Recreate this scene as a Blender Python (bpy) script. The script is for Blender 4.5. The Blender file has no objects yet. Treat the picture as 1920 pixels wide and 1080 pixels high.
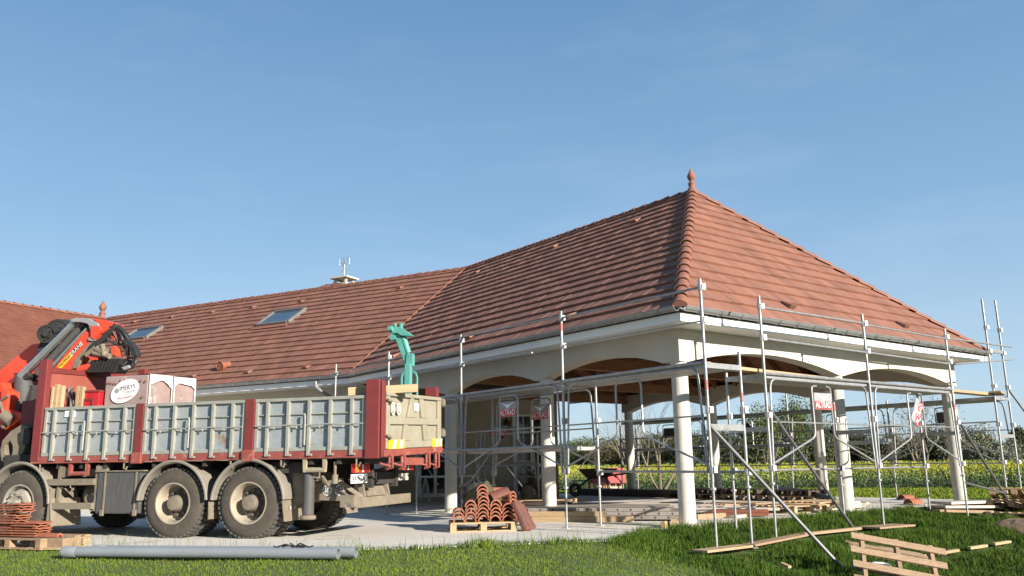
import bpy, math, random
import numpy as np
from mathutils import Vector as V, Matrix

random.seed(7)
rng = np.random.default_rng(7)
sc = bpy.context.scene
COL = sc.collection
R_ = math.radians

# ------------------------------------------------------------------ camera
F_PX, PITCH, ROLL, EYE = 1579.01, R_(11.8985), R_(0.9076), 1.0
fw = V((0, math.cos(PITCH), math.sin(PITCH)))
up0 = V((0, -math.sin(PITCH), math.cos(PITCH)))
rt0 = V((1, 0, 0))
RT = rt0 * math.cos(ROLL) - up0 * math.sin(ROLL)
UP = up0 * math.cos(ROLL) + rt0 * math.sin(ROLL)
CAM = V((0, 0, EYE))
cd = bpy.data.cameras.new('camera')
cd.sensor_width = 36
cd.lens = 36 * F_PX / 1920
cd.clip_end = 5000
cam = bpy.data.objects.new('camera', cd)
COL.objects.link(cam)
cam.matrix_world = Matrix(((RT.x, UP.x, -fw.x, 0), (RT.y, UP.y, -fw.y, 0), (RT.z, UP.z, -fw.z, EYE), (0, 0, 0, 1)))
sc.camera = cam

# ------------------------------------------------------------------ sky and sun
SUN_AZ, SUN_EL = R_(-44.0), R_(19.0)
sdir = V((math.cos(SUN_EL) * math.cos(SUN_AZ), math.cos(SUN_EL) * math.sin(SUN_AZ), math.sin(SUN_EL)))
w = bpy.data.worlds.new('World')
sc.world = w
w.use_nodes = True
nt = w.node_tree
bg = nt.nodes['Background']
sky = nt.nodes.new('ShaderNodeTexSky')
sky.sky_type = 'NISHITA'
sky.sun_disc = False
sky.sun_elevation = SUN_EL
sky.sun_rotation = math.pi / 2 - SUN_AZ
sky.air_density = 1.0
sky.dust_density = 0.15
sky.ozone_density = 3.0
# faint wisps of high cloud, by direction in the sky
tc = nt.nodes.new('ShaderNodeTexCoord')
mp = nt.nodes.new('ShaderNodeMapping')
mp.inputs['Scale'].default_value = (2.2, 3.2, 9.0)
mp.inputs['Rotation'].default_value = (0.1, 0.25, 0.4)
nz = nt.nodes.new('ShaderNodeTexNoise')
nz.inputs['Scale'].default_value = 1.6
nz.inputs['Detail'].default_value = 7
nz.inputs['Roughness'].default_value = 0.6
cr = nt.nodes.new('ShaderNodeValToRGB')
cr.color_ramp.elements[0].position = 0.50
cr.color_ramp.elements[1].position = 0.90
cr.color_ramp.elements[0].color = (0, 0, 0, 1)
cr.color_ramp.elements[1].color = (0.11, 0.11, 0.11, 1)
mx = nt.nodes.new('ShaderNodeMixRGB')
mx.inputs['Color2'].default_value = (7.0, 7.6, 8.6, 1)
nt.links.new(tc.outputs['Generated'], mp.inputs['Vector'])
nt.links.new(mp.outputs['Vector'], nz.inputs['Vector'])
nt.links.new(nz.outputs['Fac'], cr.inputs['Fac'])
nt.links.new(cr.outputs['Color'], mx.inputs['Fac'])
sep = nt.nodes.new('ShaderNodeSeparateXYZ')
nt.links.new(tc.outputs['Generated'], sep.inputs['Vector'])
hz = nt.nodes.new('ShaderNodeValToRGB')          # thin high haze: pale near the horizon, deeper blue overhead
hz.color_ramp.elements[0].position = 0.0
hz.color_ramp.elements[0].color = (3.6, 4.7, 5.7, 1)
hz.color_ramp.elements[1].position = 1.0
hz.color_ramp.elements[1].color = (0.45, 1.25, 2.5, 1)
for p_, c_ in ((0.10, (3.5, 4.85, 6.1)), (0.28, (2.0, 3.5, 5.3)), (0.52, (1.08, 2.35, 4.1))):
    e_ = hz.color_ramp.elements.new(p_); e_.color = (*c_, 1)
nt.links.new(sep.outputs['Z'], hz.inputs['Fac'])
mh = nt.nodes.new('ShaderNodeMixRGB')
mh.inputs['Fac'].default_value = 0.8
nt.links.new(sky.outputs['Color'], mh.inputs['Color1'])
nt.links.new(hz.outputs['Color'], mh.inputs['Color2'])
nt.links.new(mh.outputs['Color'], mx.inputs['Color1'])
nt.links.new(mx.outputs['Color'], bg.inputs['Color'])
bg.inputs['Strength'].default_value = 0.07
sl = bpy.data.lights.new('sun', 'SUN')
sl.energy = 5.0
sl.angle = R_(0.55)
sl.color = (1.0, 0.92, 0.80)
so = bpy.data.objects.new('sun', sl)
COL.objects.link(so)
so.rotation_euler = sdir.to_track_quat('Z', 'Y').to_euler()
sc.view_settings.view_transform = 'Standard'
sc.view_settings.look = 'None'
sc.view_settings.gamma = 1
sc.view_settings.exposure = 1.05

# ------------------------------------------------------------------ materials
def mat(name, c1, c2=None, scale=3.0, rough=0.75, metal=0.0, bump=0.0, bscale=40.0, rand=0.0, spot=None, stretch=None, spec=None, tint=None):
    m = bpy.data.materials.new(name)
    m.use_nodes = True
    t = m.node_tree
    b = t.nodes['Principled BSDF']
    b.inputs['Roughness'].default_value = rough
    b.inputs['Metallic'].default_value = metal
    if spec is not None:
        b.inputs['Specular IOR Level'].default_value = spec
    if c2 is None:
        c2 = tuple(min(1, x * 0.78) for x in c1)
    co = t.nodes.new('ShaderNodeTexCoord')
    vec = co.outputs['Object']
    if stretch:
        mpn = t.nodes.new('ShaderNodeMapping')
        mpn.inputs['Scale'].default_value = stretch
        t.links.new(vec, mpn.inputs['Vector'])
        vec = mpn.outputs['Vector']
    n = t.nodes.new('ShaderNodeTexNoise')
    n.inputs['Scale'].default_value = scale
    n.inputs['Detail'].default_value = 8
    n.inputs['Roughness'].default_value = 0.65
    t.links.new(vec, n.inputs['Vector'])
    r = t.nodes.new('ShaderNodeValToRGB')
    r.color_ramp.elements[0].position = 0.32
    r.color_ramp.elements[1].position = 0.68
    r.color_ramp.elements[0].color = (*c2, 1)
    r.color_ramp.elements[1].color = (*c1, 1)
    t.links.new(n.outputs['Fac'], r.inputs['Fac'])
    col = r.outputs['Color']
    if tint:
        at = t.nodes.new('ShaderNodeAttribute')
        at.attribute_name = 'tint'
        r2 = t.nodes.new('ShaderNodeValToRGB')
        els = r2.color_ramp.elements
        els[0].color = (*tint[0], 1)
        els[1].color = (*tint[-1], 1)
        for i, c in enumerate(tint[1:-1]):
            e = els.new((i + 1) / (len(tint) - 1))
            e.color = (*c, 1)
        t.links.new(at.outputs['Fac'], r2.inputs['Fac'])
        mm = t.nodes.new('ShaderNodeMixRGB')
        mm.blend_type = 'MULTIPLY'
        mm.inputs['Fac'].default_value = 1
        t.links.new(col, mm.inputs['Color1'])
        t.links.new(r2.outputs['Color'], mm.inputs['Color2'])
        col = mm.outputs['Color']
    if spot:
        sc_, thr, scl = spot
        n2 = t.nodes.new('ShaderNodeTexNoise')
        n2.inputs['Scale'].default_value = scl
        n2.inputs['Detail'].default_value = 9
        n2.inputs['Roughness'].default_value = 0.7
        t.links.new(co.outputs['Object'], n2.inputs['Vector'])
        r3 = t.nodes.new('ShaderNodeValToRGB')
        r3.color_ramp.elements[0].position = thr
        r3.color_ramp.elements[1].position = min(1, thr + 0.1)
        t.links.new(n2.outputs['Fac'], r3.inputs['Fac'])
        mm = t.nodes.new('ShaderNodeMixRGB')
        mm.inputs['Color2'].default_value = (*sc_, 1)
        t.links.new(r3.outputs['Color'], mm.inputs['Fac'])
        t.links.new(col, mm.inputs['Color1'])
        col = mm.outputs['Color']
    if rand:
        oi = t.nodes.new('ShaderNodeObjectInfo')
        mr = t.nodes.new('ShaderNodeMapRange')
        mr.inputs['To Min'].default_value = 1 - rand
        mr.inputs['To Max'].default_value = 1 + rand
        t.links.new(oi.outputs['Random'], mr.inputs['Value'])
        hv = t.nodes.new('ShaderNodeHueSaturation')
        t.links.new(mr.outputs['Result'], hv.inputs['Value'])
        t.links.new(col, hv.inputs['Color'])
        col = hv.outputs['Color']
    t.links.new(col, b.inputs['Base Color'])
    if bump:
        nb = t.nodes.new('ShaderNodeTexNoise')
        nb.inputs['Scale'].default_value = bscale
        nb.inputs['Detail'].default_value = 5
        t.links.new(co.outputs['Object'], nb.inputs['Vector'])
        bp = t.nodes.new('ShaderNodeBump')
        bp.inputs['Strength'].default_value = bump
        bp.inputs['Distance'].default_value = 0.02
        t.links.new(nb.outputs['Fac'], bp.inputs['Height'])
        t.links.new(bp.outputs['Normal'], b.inputs['Normal'])
    return m

M = {}
M['concrete'] = mat('concrete', (0.54, 0.495, 0.42), (0.46, 0.42, 0.355), 1.4, 0.85, bump=0.25, bscale=30, spot=((0.30, 0.28, 0.245), 0.62, 2.2))
M['column'] = mat('column_concrete', (0.56, 0.535, 0.475), (0.49, 0.465, 0.415), 2.5, 0.85, bump=0.2, bscale=25, spot=((0.36, 0.34, 0.30), 0.64, 3.0))
M['pad'] = mat('pad_concrete', (0.64, 0.60, 0.54), (0.54, 0.505, 0.455), 0.8, 0.85, bump=0.2, bscale=12, spot=((0.43, 0.395, 0.34), 0.56, 1.1))
M['tile'] = mat('roof_tile', (0.262, 0.117, 0.077), (0.195, 0.085, 0.056), 2.0, 0.75, bump=0.25, bscale=55, tint=((0.72, 0.72, 0.74), (0.95, 0.95, 0.95), (1.2, 1.14, 1.1)), spot=((0.215, 0.125, 0.09), 0.60, 0.7))
M['wingtile'] = mat('darker_roof_tile', (0.185, 0.066, 0.040), (0.14, 0.05, 0.03), 1.4, 0.8, bump=0.25, bscale=55, tint=((0.8, 0.8, 0.8), (0.97, 0.96, 0.95), (1.12, 1.08, 1.05)))  # darker, redder tile for the cross wing
M['ridge'] = mat('ridge_tile_clay', (0.265, 0.110, 0.070), (0.20, 0.08, 0.052), 5, 0.7, bump=0.2)
M['terra'] = mat('terracotta', (0.303, 0.105, 0.056), (0.213, 0.070, 0.037), 6, 0.75, bump=0.2, rand=0.18)
M['terra_in'] = mat('terracotta_dark', (0.224, 0.068, 0.036), (0.152, 0.048, 0.028), 6, 0.7, rand=0.15)
M['terra_dk'] = mat('terracotta_red_brown', (0.13, 0.040, 0.028), (0.085, 0.028, 0.02), 6, 0.7, rand=0.15)
M['white'] = mat('white_paint', (0.80, 0.80, 0.78), (0.74, 0.74, 0.72), 2, 0.45)
M['wall'] = mat('cream_render', (0.495, 0.441, 0.342), (0.441, 0.387, 0.297), 2, 0.9, bump=0.3, bscale=80)
M['zinc'] = mat('zinc', (0.357, 0.365, 0.365), (0.255, 0.264, 0.264), 3, 0.45, metal=0.6)
M['galv'] = mat('galvanised_steel', (0.40, 0.40, 0.40), (0.24, 0.245, 0.25), 9, 0.45, metal=0.55, spot=((0.33, 0.28, 0.24), 0.66, 6))
M['galvplank'] = mat('galvanised_plank', (0.40, 0.40, 0.40), (0.27, 0.27, 0.28), 4, 0.5, metal=0.6)
M['oldplank'] = mat('weathered_steel_plank', (0.306, 0.272, 0.246), (0.204, 0.174, 0.153), 5, 0.7, metal=0.15, spot=((0.20, 0.10, 0.06), 0.62, 7), rand=0.15)
M['darkplank'] = mat('dark_formwork', (0.085, 0.055, 0.045), (0.05, 0.035, 0.03), 4, 0.7, spot=((0.16, 0.07, 0.04), 0.6, 6), rand=0.2)
M['wood'] = mat('raw_timber', (0.437, 0.312, 0.179), (0.335, 0.226, 0.125), 4, 0.8, bump=0.2, rand=0.12, stretch=(1, 1, 5))
M['oldwood'] = mat('weathered_timber', (0.352, 0.240, 0.148), (0.248, 0.164, 0.100), 5, 0.85, bump=0.3, rand=0.15, stretch=(1.5, 6, 6))
M['paleplank'] = mat('pale_board', (0.528, 0.464, 0.400), (0.440, 0.376, 0.320), 3, 0.8, rand=0.1)
M['ceil'] = mat('ceiling_timber', (0.25, 0.118, 0.055), (0.18, 0.082, 0.038), 2.5, 0.8, stretch=(3, 3, 3))
M['glass'] = mat('window_glass', (0.02, 0.025, 0.03), (0.012, 0.015, 0.02), 1, 0.06, spec=0.8)
M['skyglass'] = mat('skylight_glass', (0.06, 0.09, 0.12), (0.04, 0.06, 0.09), 1, 0.08, spec=1.0)
M['black'] = mat('black_metal', (0.02, 0.02, 0.02), (0.035, 0.033, 0.03), 6, 0.5)
M['curtain'] = mat('curtain', (0.30, 0.29, 0.27), (0.18, 0.17, 0.16), 5, 0.9)
# truck
M['hbred'] = mat('sunlit_red_paint', (0.30, 0.082, 0.058), (0.24, 0.06, 0.045), 2.5, 0.6, spot=((0.25, 0.12, 0.08), 0.64, 5))  # lighter copy of the post red, sun on the headboard put into the colour
M['tred'] = mat('dark_red_paint', (0.189, 0.029, 0.028), (0.138, 0.024, 0.022), 3, 0.55, spot=((0.22, 0.12, 0.08), 0.66, 9), bump=0.1)
M['tredlow'] = mat('dusty_red_paint', (0.28, 0.075, 0.055), (0.20, 0.045, 0.036), 4, 0.65, spot=((0.30, 0.20, 0.14), 0.58, 8))
M['orange'] = mat('crane_red_paint', (0.68, 0.075, 0.03), (0.58, 0.055, 0.025), 2, 0.38)
M['crimson'] = mat('cab_red_paint', (0.42, 0.018, 0.028), (0.44, 0.015, 0.025), 2, 0.3)
M['panel'] = mat('grey_side_plate', (0.34, 0.365, 0.375), (0.25, 0.28, 0.295), 3.5, 0.6, metal=0.2, bump=0.5, bscale=60, spot=((0.24, 0.165, 0.10), 0.595, 3.2))
M['pframe'] = mat('grey_side_frame', (0.324, 0.320, 0.279), (0.243, 0.239, 0.211), 5, 0.6, metal=0.1, spot=((0.20, 0.12, 0.07), 0.63, 6))
M['gate'] = mat('grey_green_gate', (0.30, 0.275, 0.205), (0.235, 0.215, 0.16), 3, 0.65, spot=((0.30, 0.19, 0.10), 0.66, 5), bump=0.15)
M['tyre'] = mat('tyre_rubber', (0.081, 0.066, 0.051), (0.047, 0.039, 0.031), 6, 0.9, bump=0.2)
M['tread'] = mat('tyre_tread', (0.11, 0.105, 0.095), (0.06, 0.055, 0.05), 9, 0.9)
M['rim'] = mat('dusty_rim', (0.36, 0.31, 0.24), (0.25, 0.21, 0.155), 6, 0.6, spot=((0.22, 0.13, 0.08), 0.64, 8))
M['hub'] = mat('muddy_hub', (0.17, 0.145, 0.11), (0.11, 0.09, 0.07), 8, 0.85)
M['chass'] = mat('chassis_black', (0.045, 0.04, 0.035), (0.025, 0.022, 0.02), 5, 0.8)
M['mud'] = mat('dusty_metal', (0.221, 0.184, 0.135), (0.139, 0.115, 0.082), 5, 0.8, spot=((0.12, 0.09, 0.06), 0.6, 7))
M['fender'] = mat('grey_mudguard', (0.230, 0.208, 0.170), (0.170, 0.153, 0.128), 4, 0.7)
M['tank'] = mat('battery_box', (0.080, 0.080, 0.078), (0.056, 0.054, 0.051), 4, 0.7, stretch=(6, 6, 1))
M['teal'] = mat('teal_paint', (0.101, 0.328, 0.281), (0.078, 0.265, 0.226), 4, 0.5, spot=((0.22, 0.28, 0.22), 0.68, 6))
M['yellow'] = mat('yellow_paint', (0.80, 0.52, 0.02), (0.74, 0.47, 0.02), 3, 0.5)
M['redlight'] = mat('red_lens', (0.48, 0.02, 0.02), (0.40, 0.015, 0.02), 4, 0.25)
M['amber'] = mat('amber_lens', (0.75, 0.22, 0.03), None, 4, 0.25)
M['signred'] = mat('sign_red', (0.50, 0.035, 0.045), (0.44, 0.03, 0.04), 4, 0.5)
M['signgrey'] = mat('sign_grey', (0.30, 0.30, 0.31), (0.24, 0.24, 0.25), 4, 0.5)
M['ink'] = mat('black_ink', (0.02, 0.02, 0.022), None, 4, 0.6)
M['chrome'] = mat('bright_steel', (0.66, 0.67, 0.68), (0.5, 0.5, 0.51), 4, 0.3, metal=0.85)
M['film'] = mat('wrapped_tiles', (0.346, 0.259, 0.238), (0.266, 0.187, 0.169), 3.5, 0.35, spot=((0.62, 0.58, 0.57), 0.60, 3))
M['whitefilm'] = mat('white_film', (0.60, 0.57, 0.56), (0.50, 0.46, 0.45), 4, 0.35)
M['hose'] = mat('rubber_hose', (0.018, 0.018, 0.018), (0.03, 0.03, 0.03), 6, 0.5)
M['rubber'] = mat('black_rubber', (0.016, 0.016, 0.016), (0.028, 0.026, 0.024), 6, 0.6)
# yard
M['pvc'] = mat('grey_pvc', (0.224, 0.244, 0.264), (0.198, 0.215, 0.231), 2, 0.45)
M['tarp'] = mat('green_tarpaulin', (0.085, 0.082, 0.042), (0.05, 0.05, 0.026), 4, 0.75, bump=0.3, bscale=14)
M['urn'] = mat('stone_urn', (0.255, 0.187, 0.132), (0.170, 0.123, 0.085), 7, 0.9, bump=0.3)
M['toyred'] = mat('toy_red', (0.527, 0.128, 0.128), (0.476, 0.111, 0.111), 3, 0.5)
M['toycream'] = mat('toy_orange', (0.637, 0.357, 0.187), (0.578, 0.315, 0.162), 3, 0.5)
M['toygreen'] = mat('toy_green', (0.25, 0.48, 0.25), (0.21, 0.42, 0.21), 3, 0.5)
M['earth'] = mat('dug_earth', (0.16, 0.105, 0.065), (0.09, 0.06, 0.038), 5, 0.95, bump=0.8, bscale=9)
M['barrow'] = mat('wheelbarrow_tub', (0.075, 0.035, 0.028), (0.05, 0.026, 0.02), 5, 0.6)
M['bark'] = mat('bare_bark', (0.24, 0.195, 0.145), (0.15, 0.12, 0.09), 8, 0.9)
M['leafd'] = mat('hedge_leaf', (0.075, 0.085, 0.03), (0.045, 0.055, 0.022), 1.2, 0.7, tint=((0.75, 0.72, 0.7), (1, 1, 1), (1.25, 1.2, 1.05)))
M['leafg'] = mat('bush_leaf', (0.095, 0.13, 0.035), (0.06, 0.085, 0.025), 1.2, 0.7, tint=((0.7, 0.7, 0.65), (1, 1, 1), (1.35, 1.3, 1.05)))
M['leafb'] = mat('budding_leaf', (0.15, 0.115, 0.06), (0.10, 0.09, 0.04), 1.2, 0.8, tint=((0.6, 0.6, 0.6), (1, 1, 1), (1.5, 1.6, 1.2)))
M['blossom'] = mat('blossom', (0.24, 0.235, 0.18), (0.14, 0.15, 0.09), 2.0, 0.8, tint=((0.4, 0.45, 0.3), (0.8, 0.8, 0.7), (1.5, 1.5, 1.5)))
M['grass'] = mat('grass_blade', (0.115, 0.165, 0.020), (0.08, 0.125, 0.016), 0.9, 0.7, spec=0.12, tint=((0.30, 0.42, 0.40), (0.85, 0.95, 0.9), (1.5, 1.3, 1.2)), spot=((0.19, 0.16, 0.055), 0.62, 1.1))
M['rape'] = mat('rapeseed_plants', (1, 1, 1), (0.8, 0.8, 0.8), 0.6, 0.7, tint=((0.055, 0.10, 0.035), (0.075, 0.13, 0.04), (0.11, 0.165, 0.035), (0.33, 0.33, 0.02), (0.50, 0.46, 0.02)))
M['urnplant'] = mat('urn_plant', (0.10, 0.13, 0.04), (0.06, 0.08, 0.03), 3, 0.7)

# ------------------------------------------------------------------ mesh builder
Z = V((0, 0, 1))
class MB:
    def __init__(self):
        self.v = []; self.f = []; self.t = []
    def add(self, vs, fs, tint=None):
        o = len(self.v)
        self.v += [tuple(p) for p in vs]
        self.f += [tuple(i + o for i in f) for f in fs]
        if tint is not None:
            while len(self.t) < o: self.t.append(0.5)
            self.t += [tint] * len(vs)
        return self
    def obb(self, o, a, b, c):
        o, a, b, c = V(o), V(a), V(b), V(c)
        vs = [o, o + a, o + a + b, o + b, o + c, o + a + c, o + a + b + c, o + b + c]
        fs = [(0, 3, 2, 1), (4, 5, 6, 7), (0, 1, 5, 4), (1, 2, 6, 5), (2, 3, 7, 6), (3, 0, 4, 7)]
        if a.cross(b).dot(c) < 0: fs = [tuple(reversed(f)) for f in fs]
        return self.add(vs, fs)
    def bar(self, p0, p1, wd, ht, upv=Z):
        p0, p1 = V(p0), V(p1)
        d = p1 - p0
        s = d.cross(upv)
        if s.length < 1e-6: s = d.cross(V((1, 0.3, 0)))
        s.normalize()
        u = s.cross(d).normalized()
        return self.obb(p0 - s * wd / 2 - u * ht / 2, d, s * wd, u * ht)
    def prism(self, pts, vec):
        pts = [V(p) for p in pts]; vec = V(vec); n = len(pts)
        nr = V((0, 0, 0))
        for i in range(n): nr += pts[i].cross(pts[(i + 1) % n])
        if nr.dot(vec) > 0: pts.reverse()
        vs = pts + [p + vec for p in pts]
        fs = [tuple(range(n)), tuple(range(2 * n - 1, n - 1, -1))]
        fs += [(i, i + n, (i + 1) % n + n, (i + 1) % n) for i in range(n)]
        return self.add(vs, fs)
    def poly(self, pts):
        return self.add(pts, [tuple(range(len(pts)))])
    def tube(self, pts, r, n=8, caps=True):
        pts = [V(p) for p in pts]
        k = len(pts)
        rs = r if isinstance(r, (list, tuple)) else [r] * k
        d = (pts[1] - pts[0]).normalized()
        x = d.orthogonal().normalized()
        vs = []
        for i in range(k):
            if i == 0: t = pts[1] - pts[0]
            elif i == k - 1: t = pts[-1] - pts[-2]
            else: t = (pts[i + 1] - pts[i]).normalized() + (pts[i] - pts[i - 1]).normalized()
            if t.length < 1e-9: t = d
            t.normalize()
            x = (x - t * x.dot(t))
            if x.length < 1e-6: x = t.orthogonal()
            x.normalize(); y = t.cross(x)
            for j in range(n):
                a = 2 * math.pi * j / n
                vs.append(pts[i] + (x * math.cos(a) + y * math.sin(a)) * rs[i])
        fs = []
        for i in range(k - 1):
            for j in range(n):
                j2 = (j + 1) % n
                fs.append((i * n + j, i * n + j2, (i + 1) * n + j2, (i + 1) * n + j))
        if caps:
            fs.append(tuple(range(n - 1, -1, -1)))
            fs.append(tuple((k - 1) * n + j for j in range(n)))
        return self.add(vs, fs)
    def lathe(self, prof, o, ax=Z, n=24, a0=0, a1=2 * math.pi):
        o, ax = V(o), V(ax).normalized()
        x = ax.orthogonal().normalized() if abs(ax.z) < 0.9 else V((1, 0, 0))
        if abs(ax.z) < 0.9:
            x = (Z - ax * ax.dot(Z)).normalized()
        y = ax.cross(x)
        full = abs(a1 - a0 - 2 * math.pi) < 1e-6
        m = n if full else n + 1
        vs = []
        for r, h in prof:
            for j in range(m):
                a = a0 + (a1 - a0) * j / n
                vs.append(o + ax * h + (x * math.cos(a) + y * math.sin(a)) * max(r, 1e-4))
        fs = []
        for i in range(len(prof) - 1):
            for j in range(n):
                j2 = (j + 1) % m
                fs.append((i * m + j, i * m + j2, (i + 1) * m + j2, (i + 1) * m + j))
        return self.add(vs, fs)
    def build(self, name, m, parent=None, smooth=False, bevel=0.0, recalc=False):
        me = bpy.data.meshes.new(name)
        vs = self.v
        off = V((0, 0, 0))
        if parent is None:
            a = np.array(vs)
            off = V(((a[:, 0].min() + a[:, 0].max()) / 2, (a[:, 1].min() + a[:, 1].max()) / 2, a[:, 2].min()))
            vs = [(p[0] - off.x, p[1] - off.y, p[2] - off.z) for p in vs]
        me.from_pydata(vs, [], self.f)
        me.materials.append(M[m] if isinstance(m, str) else m)
        if self.t:
            while len(self.t) < len(self.v): self.t.append(0.5)
            at = me.attributes.new('tint', 'FLOAT', 'POINT')
            at.data.foreach_set('value', self.t)
        if smooth:
            me.polygons.foreach_set('use_smooth', [True] * len(me.polygons))
            try: me.set_sharp_from_angle(angle=R_(42))
            except Exception: pass
        ob = bpy.data.objects.new(name, me)
        COL.objects.link(ob)
        ob.location = off
        if parent is not None:
            ob.parent = parent
            top = parent.parent is None
            ob.matrix_parent_inverse = Matrix.Translation(-parent.location) if top else Matrix.Identity(4)
        if bevel:
            b = ob.modifiers.new('bevel', 'BEVEL')
            b.width = bevel; b.segments = 2; b.limit_method = 'ANGLE'; b.angle_limit = R_(40)
        return ob

def tag(o, label=None, cat=None, group=None, kind=None):
    if label: o['label'] = label
    if cat: o['category'] = cat
    if group: o['group'] = group
    if kind: o['kind'] = kind
    return o
def thing(name, label, cat, loc, group=None):
    o = bpy.data.objects.new(name, None)
    o.empty_display_size = 0.2
    COL.objects.link(o)
    o.location = V(loc)
    return tag(o, label, cat, group)
def copy_tree(o, parent=None):
    c = o.copy(); COL.objects.link(c)
    if parent is not None: c.parent = parent
    for ch in list(o.children): copy_tree(ch, c)
    return c
def text_part(s, h, o, right, upv, m, name, parent, squash=1.0):
    cu = bpy.data.curves.new('lettering', 'FONT')
    cu.body = s; cu.align_x = 'CENTER'; cu.align_y = 'CENTER'; cu.size = h * 1.38
    ob = bpy.data.objects.new('lettering', cu)
    COL.objects.link(ob)
    bpy.context.view_layer.update()
    me = ob.evaluated_get(bpy.context.evaluated_depsgraph_get()).to_mesh()
    o, right, upv = V(o), V(right).normalized(), V(upv).normalized()
    b = MB()
    vs = [o + right * v.co.x * squash + upv * v.co.y for v in me.vertices]
    b.add(vs, [tuple(p.vertices) for p in me.polygons])
    bpy.data.objects.remove(ob)
    return b.build(name, m, parent)

# ------------------------------------------------------------------ measuring frames
def ray(x, y): return fw + RT * ((x - 960) / F_PX) - UP * ((y - 540) / F_PX)
def G(x, y, z=0.0):
    d = ray(x, y); return CAM + d * ((z - EYE) / d.z)
def PL(x, y, p0, n):
    d = ray(x, y); return CAM + d * ((V(p0) - CAM).dot(n) / d.dot(n))
def PY(x, y, Y): return PL(x, y, (0, Y, 0), V((0, 1, 0)))
C0 = V((2.7443, 13.9189, 0))
aA, aB, aM = R_(37.754), R_(127.344), R_(153.8)
A = V((math.cos(aA), math.sin(aA), 0)); B = V((math.cos(aB), math.sin(aB), 0)); MD = V((math.cos(aM), math.sin(aM), 0))
def UVP(u, v, z=0.0): return C0 + A * u + B * v + Z * z
CR, CL, OV = 4.597, 3.4495, 0.6775
T = V((math.cos(R_(165)), math.sin(R_(165)), 0)); W = V((math.sin(R_(15)), math.cos(R_(15)), 0))
W2 = V((-3.962, 12.862, 0))
def TR(s, w_, z): return W2 + T * s + W * w_ + Z * (z + (0.035 * w_ if z > 1.1 else 0))
def TX(x, y, w_): return PL(x, y, W2 + W * w_, W)

# ------------------------------------------------------------------ ground
PADF = [V((-40, 15.5, 0)), V((-6.5, 11.95, 0)), V((-2.1, 11.0, 0)), V((1.3, 11.72, 0)), UVP(-0.62, -0.30), UVP(9.9, -0.34), UVP(11.2, -1.0)]
PADB = [UVP(11.3, 1.2), UVP(11.2, 12.3), V((-2, 31, 0)), V((-22, 46, 0)), V((-45, 40, 0))]
PAD = np.array([(p.x, p.y) for p in PADF + PADB])
def inpoly(x, y, P):
    x = np.asarray(x, float); y = np.asarray(y, float)
    ins = np.zeros(x.shape, bool)
    n = len(P); j = n - 1
    for i in range(n):
        xi, yi = P[i]; xj, yj = P[j]
        with np.errstate(divide='ignore', invalid='ignore'):
            c = ((yi > y) != (yj > y)) & (x < (xj - xi) * (y - yi) / (yj - yi + 1e-12) + xi)
        ins ^= c; j = i
    return ins
def pdist(x, y, P, closed=True):
    x = np.asarray(x, float); y = np.asarray(y, float)
    d = np.full(x.shape, 1e9)
    n = len(P)
    for i in range(n if closed else n - 1):
        ax, ay = P[i]; bx, by = P[(i + 1) % n]
        l2 = (bx - ax) ** 2 + (by - ay) ** 2
        t = np.clip(((x - ax) * (bx - ax) + (y - ay) * (by - ay)) / l2, 0, 1)
        d = np.minimum(d, np.hypot(x - ax - t * (bx - ax), y - ay - t * (by - ay)))
    return d
FR = np.array([(p.x, p.y) for p in PADF])
def zground(x, y):
    x = np.asarray(x, float); y = np.asarray(y, float)
    ins = inpoly(x, y, PAD)
    s = pdist(x, y, FR, False)
    uu = (x - C0.x) * A.x + (y - C0.y) * A.y
    vv = (x - C0.x) * B.x + (y - C0.y) * B.y
    far = (vv > 1.0) & (uu > -1) | (y > 22)
    k = np.clip((x - 0.4) / 2.6, 0, 1); wr = k * k * (3 - 2 * k)
    kr = np.clip((uu - 8.0) / 3.0, 0, 1)
    bump = 0.025 * np.sin(x * 1.7 + 0.6 * y) * np.sin(y * 1.3 - 0.4 * x) * np.clip(s / 1.2, 0, 1)
    zf = -0.008 - 0.05 * np.minimum(s, 11) - (0.14 * (1 - np.exp(-s / 0.7)) + 0.17 * np.clip(s - 1.6, 0, 2.2)) * wr * (1 - kr) + bump
    r = np.hypot(x, y)
    hill = np.clip((r - 100) / 500, 0, 1) * 10.0 * np.clip((x - 40) / 60, 0, 1) - 0.02 * 0
    zb = -0.035 + hill
    return np.where(ins, -0.022, np.where(far, zb, zf))
def zg(x, y): return float(zground(np.array([x]), np.array([y]))[0])
def PG(x, y):
    # point where the sight line through a photo pixel meets the lawn
    z = -0.1
    for _ in range(12):
        p = G(x, y, z); z = 0.5 * z + 0.5 * zg(p.x, p.y)
    return G(x, y, z)
xs = np.r_[-1500, -800, -400, -200, -120, -80, -55, np.arange(-40, -12, 1.0), np.arange(-12, 16, 0.2), np.arange(16, 40, 1.0), 45, 55, 80, 120, 200, 400, 800, 1500]
ys = np.r_[-300, -80, -30, -12, np.arange(-6, 7, 0.5), np.arange(7, 24, 0.2), np.arange(24, 50, 1.0), 55, 65, 80, 100, 130, 170, 220, 300, 450, 700, 1200, 2500]
XX, YY = np.meshgrid(xs, ys)
ZZ = zground(XX, YY)
nx, ny = len(xs), len(ys)
g = MB()
g.v = [tuple(p) for p in np.stack([XX.ravel(), YY.ravel(), ZZ.ravel()], 1)]
g.f = [(j * nx + i, j * nx + i + 1, (j + 1) * nx + i + 1, (j + 1) * nx + i) for j in range(ny - 1) for i in range(nx - 1)]
M['lawn'] = mat('lawn_soil', (0.085, 0.125, 0.024), (0.06, 0.085, 0.02), 0.9, 0.95, bump=0.6, bscale=18, spot=((0.11, 0.085, 0.035), 0.62, 0.8))
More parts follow.
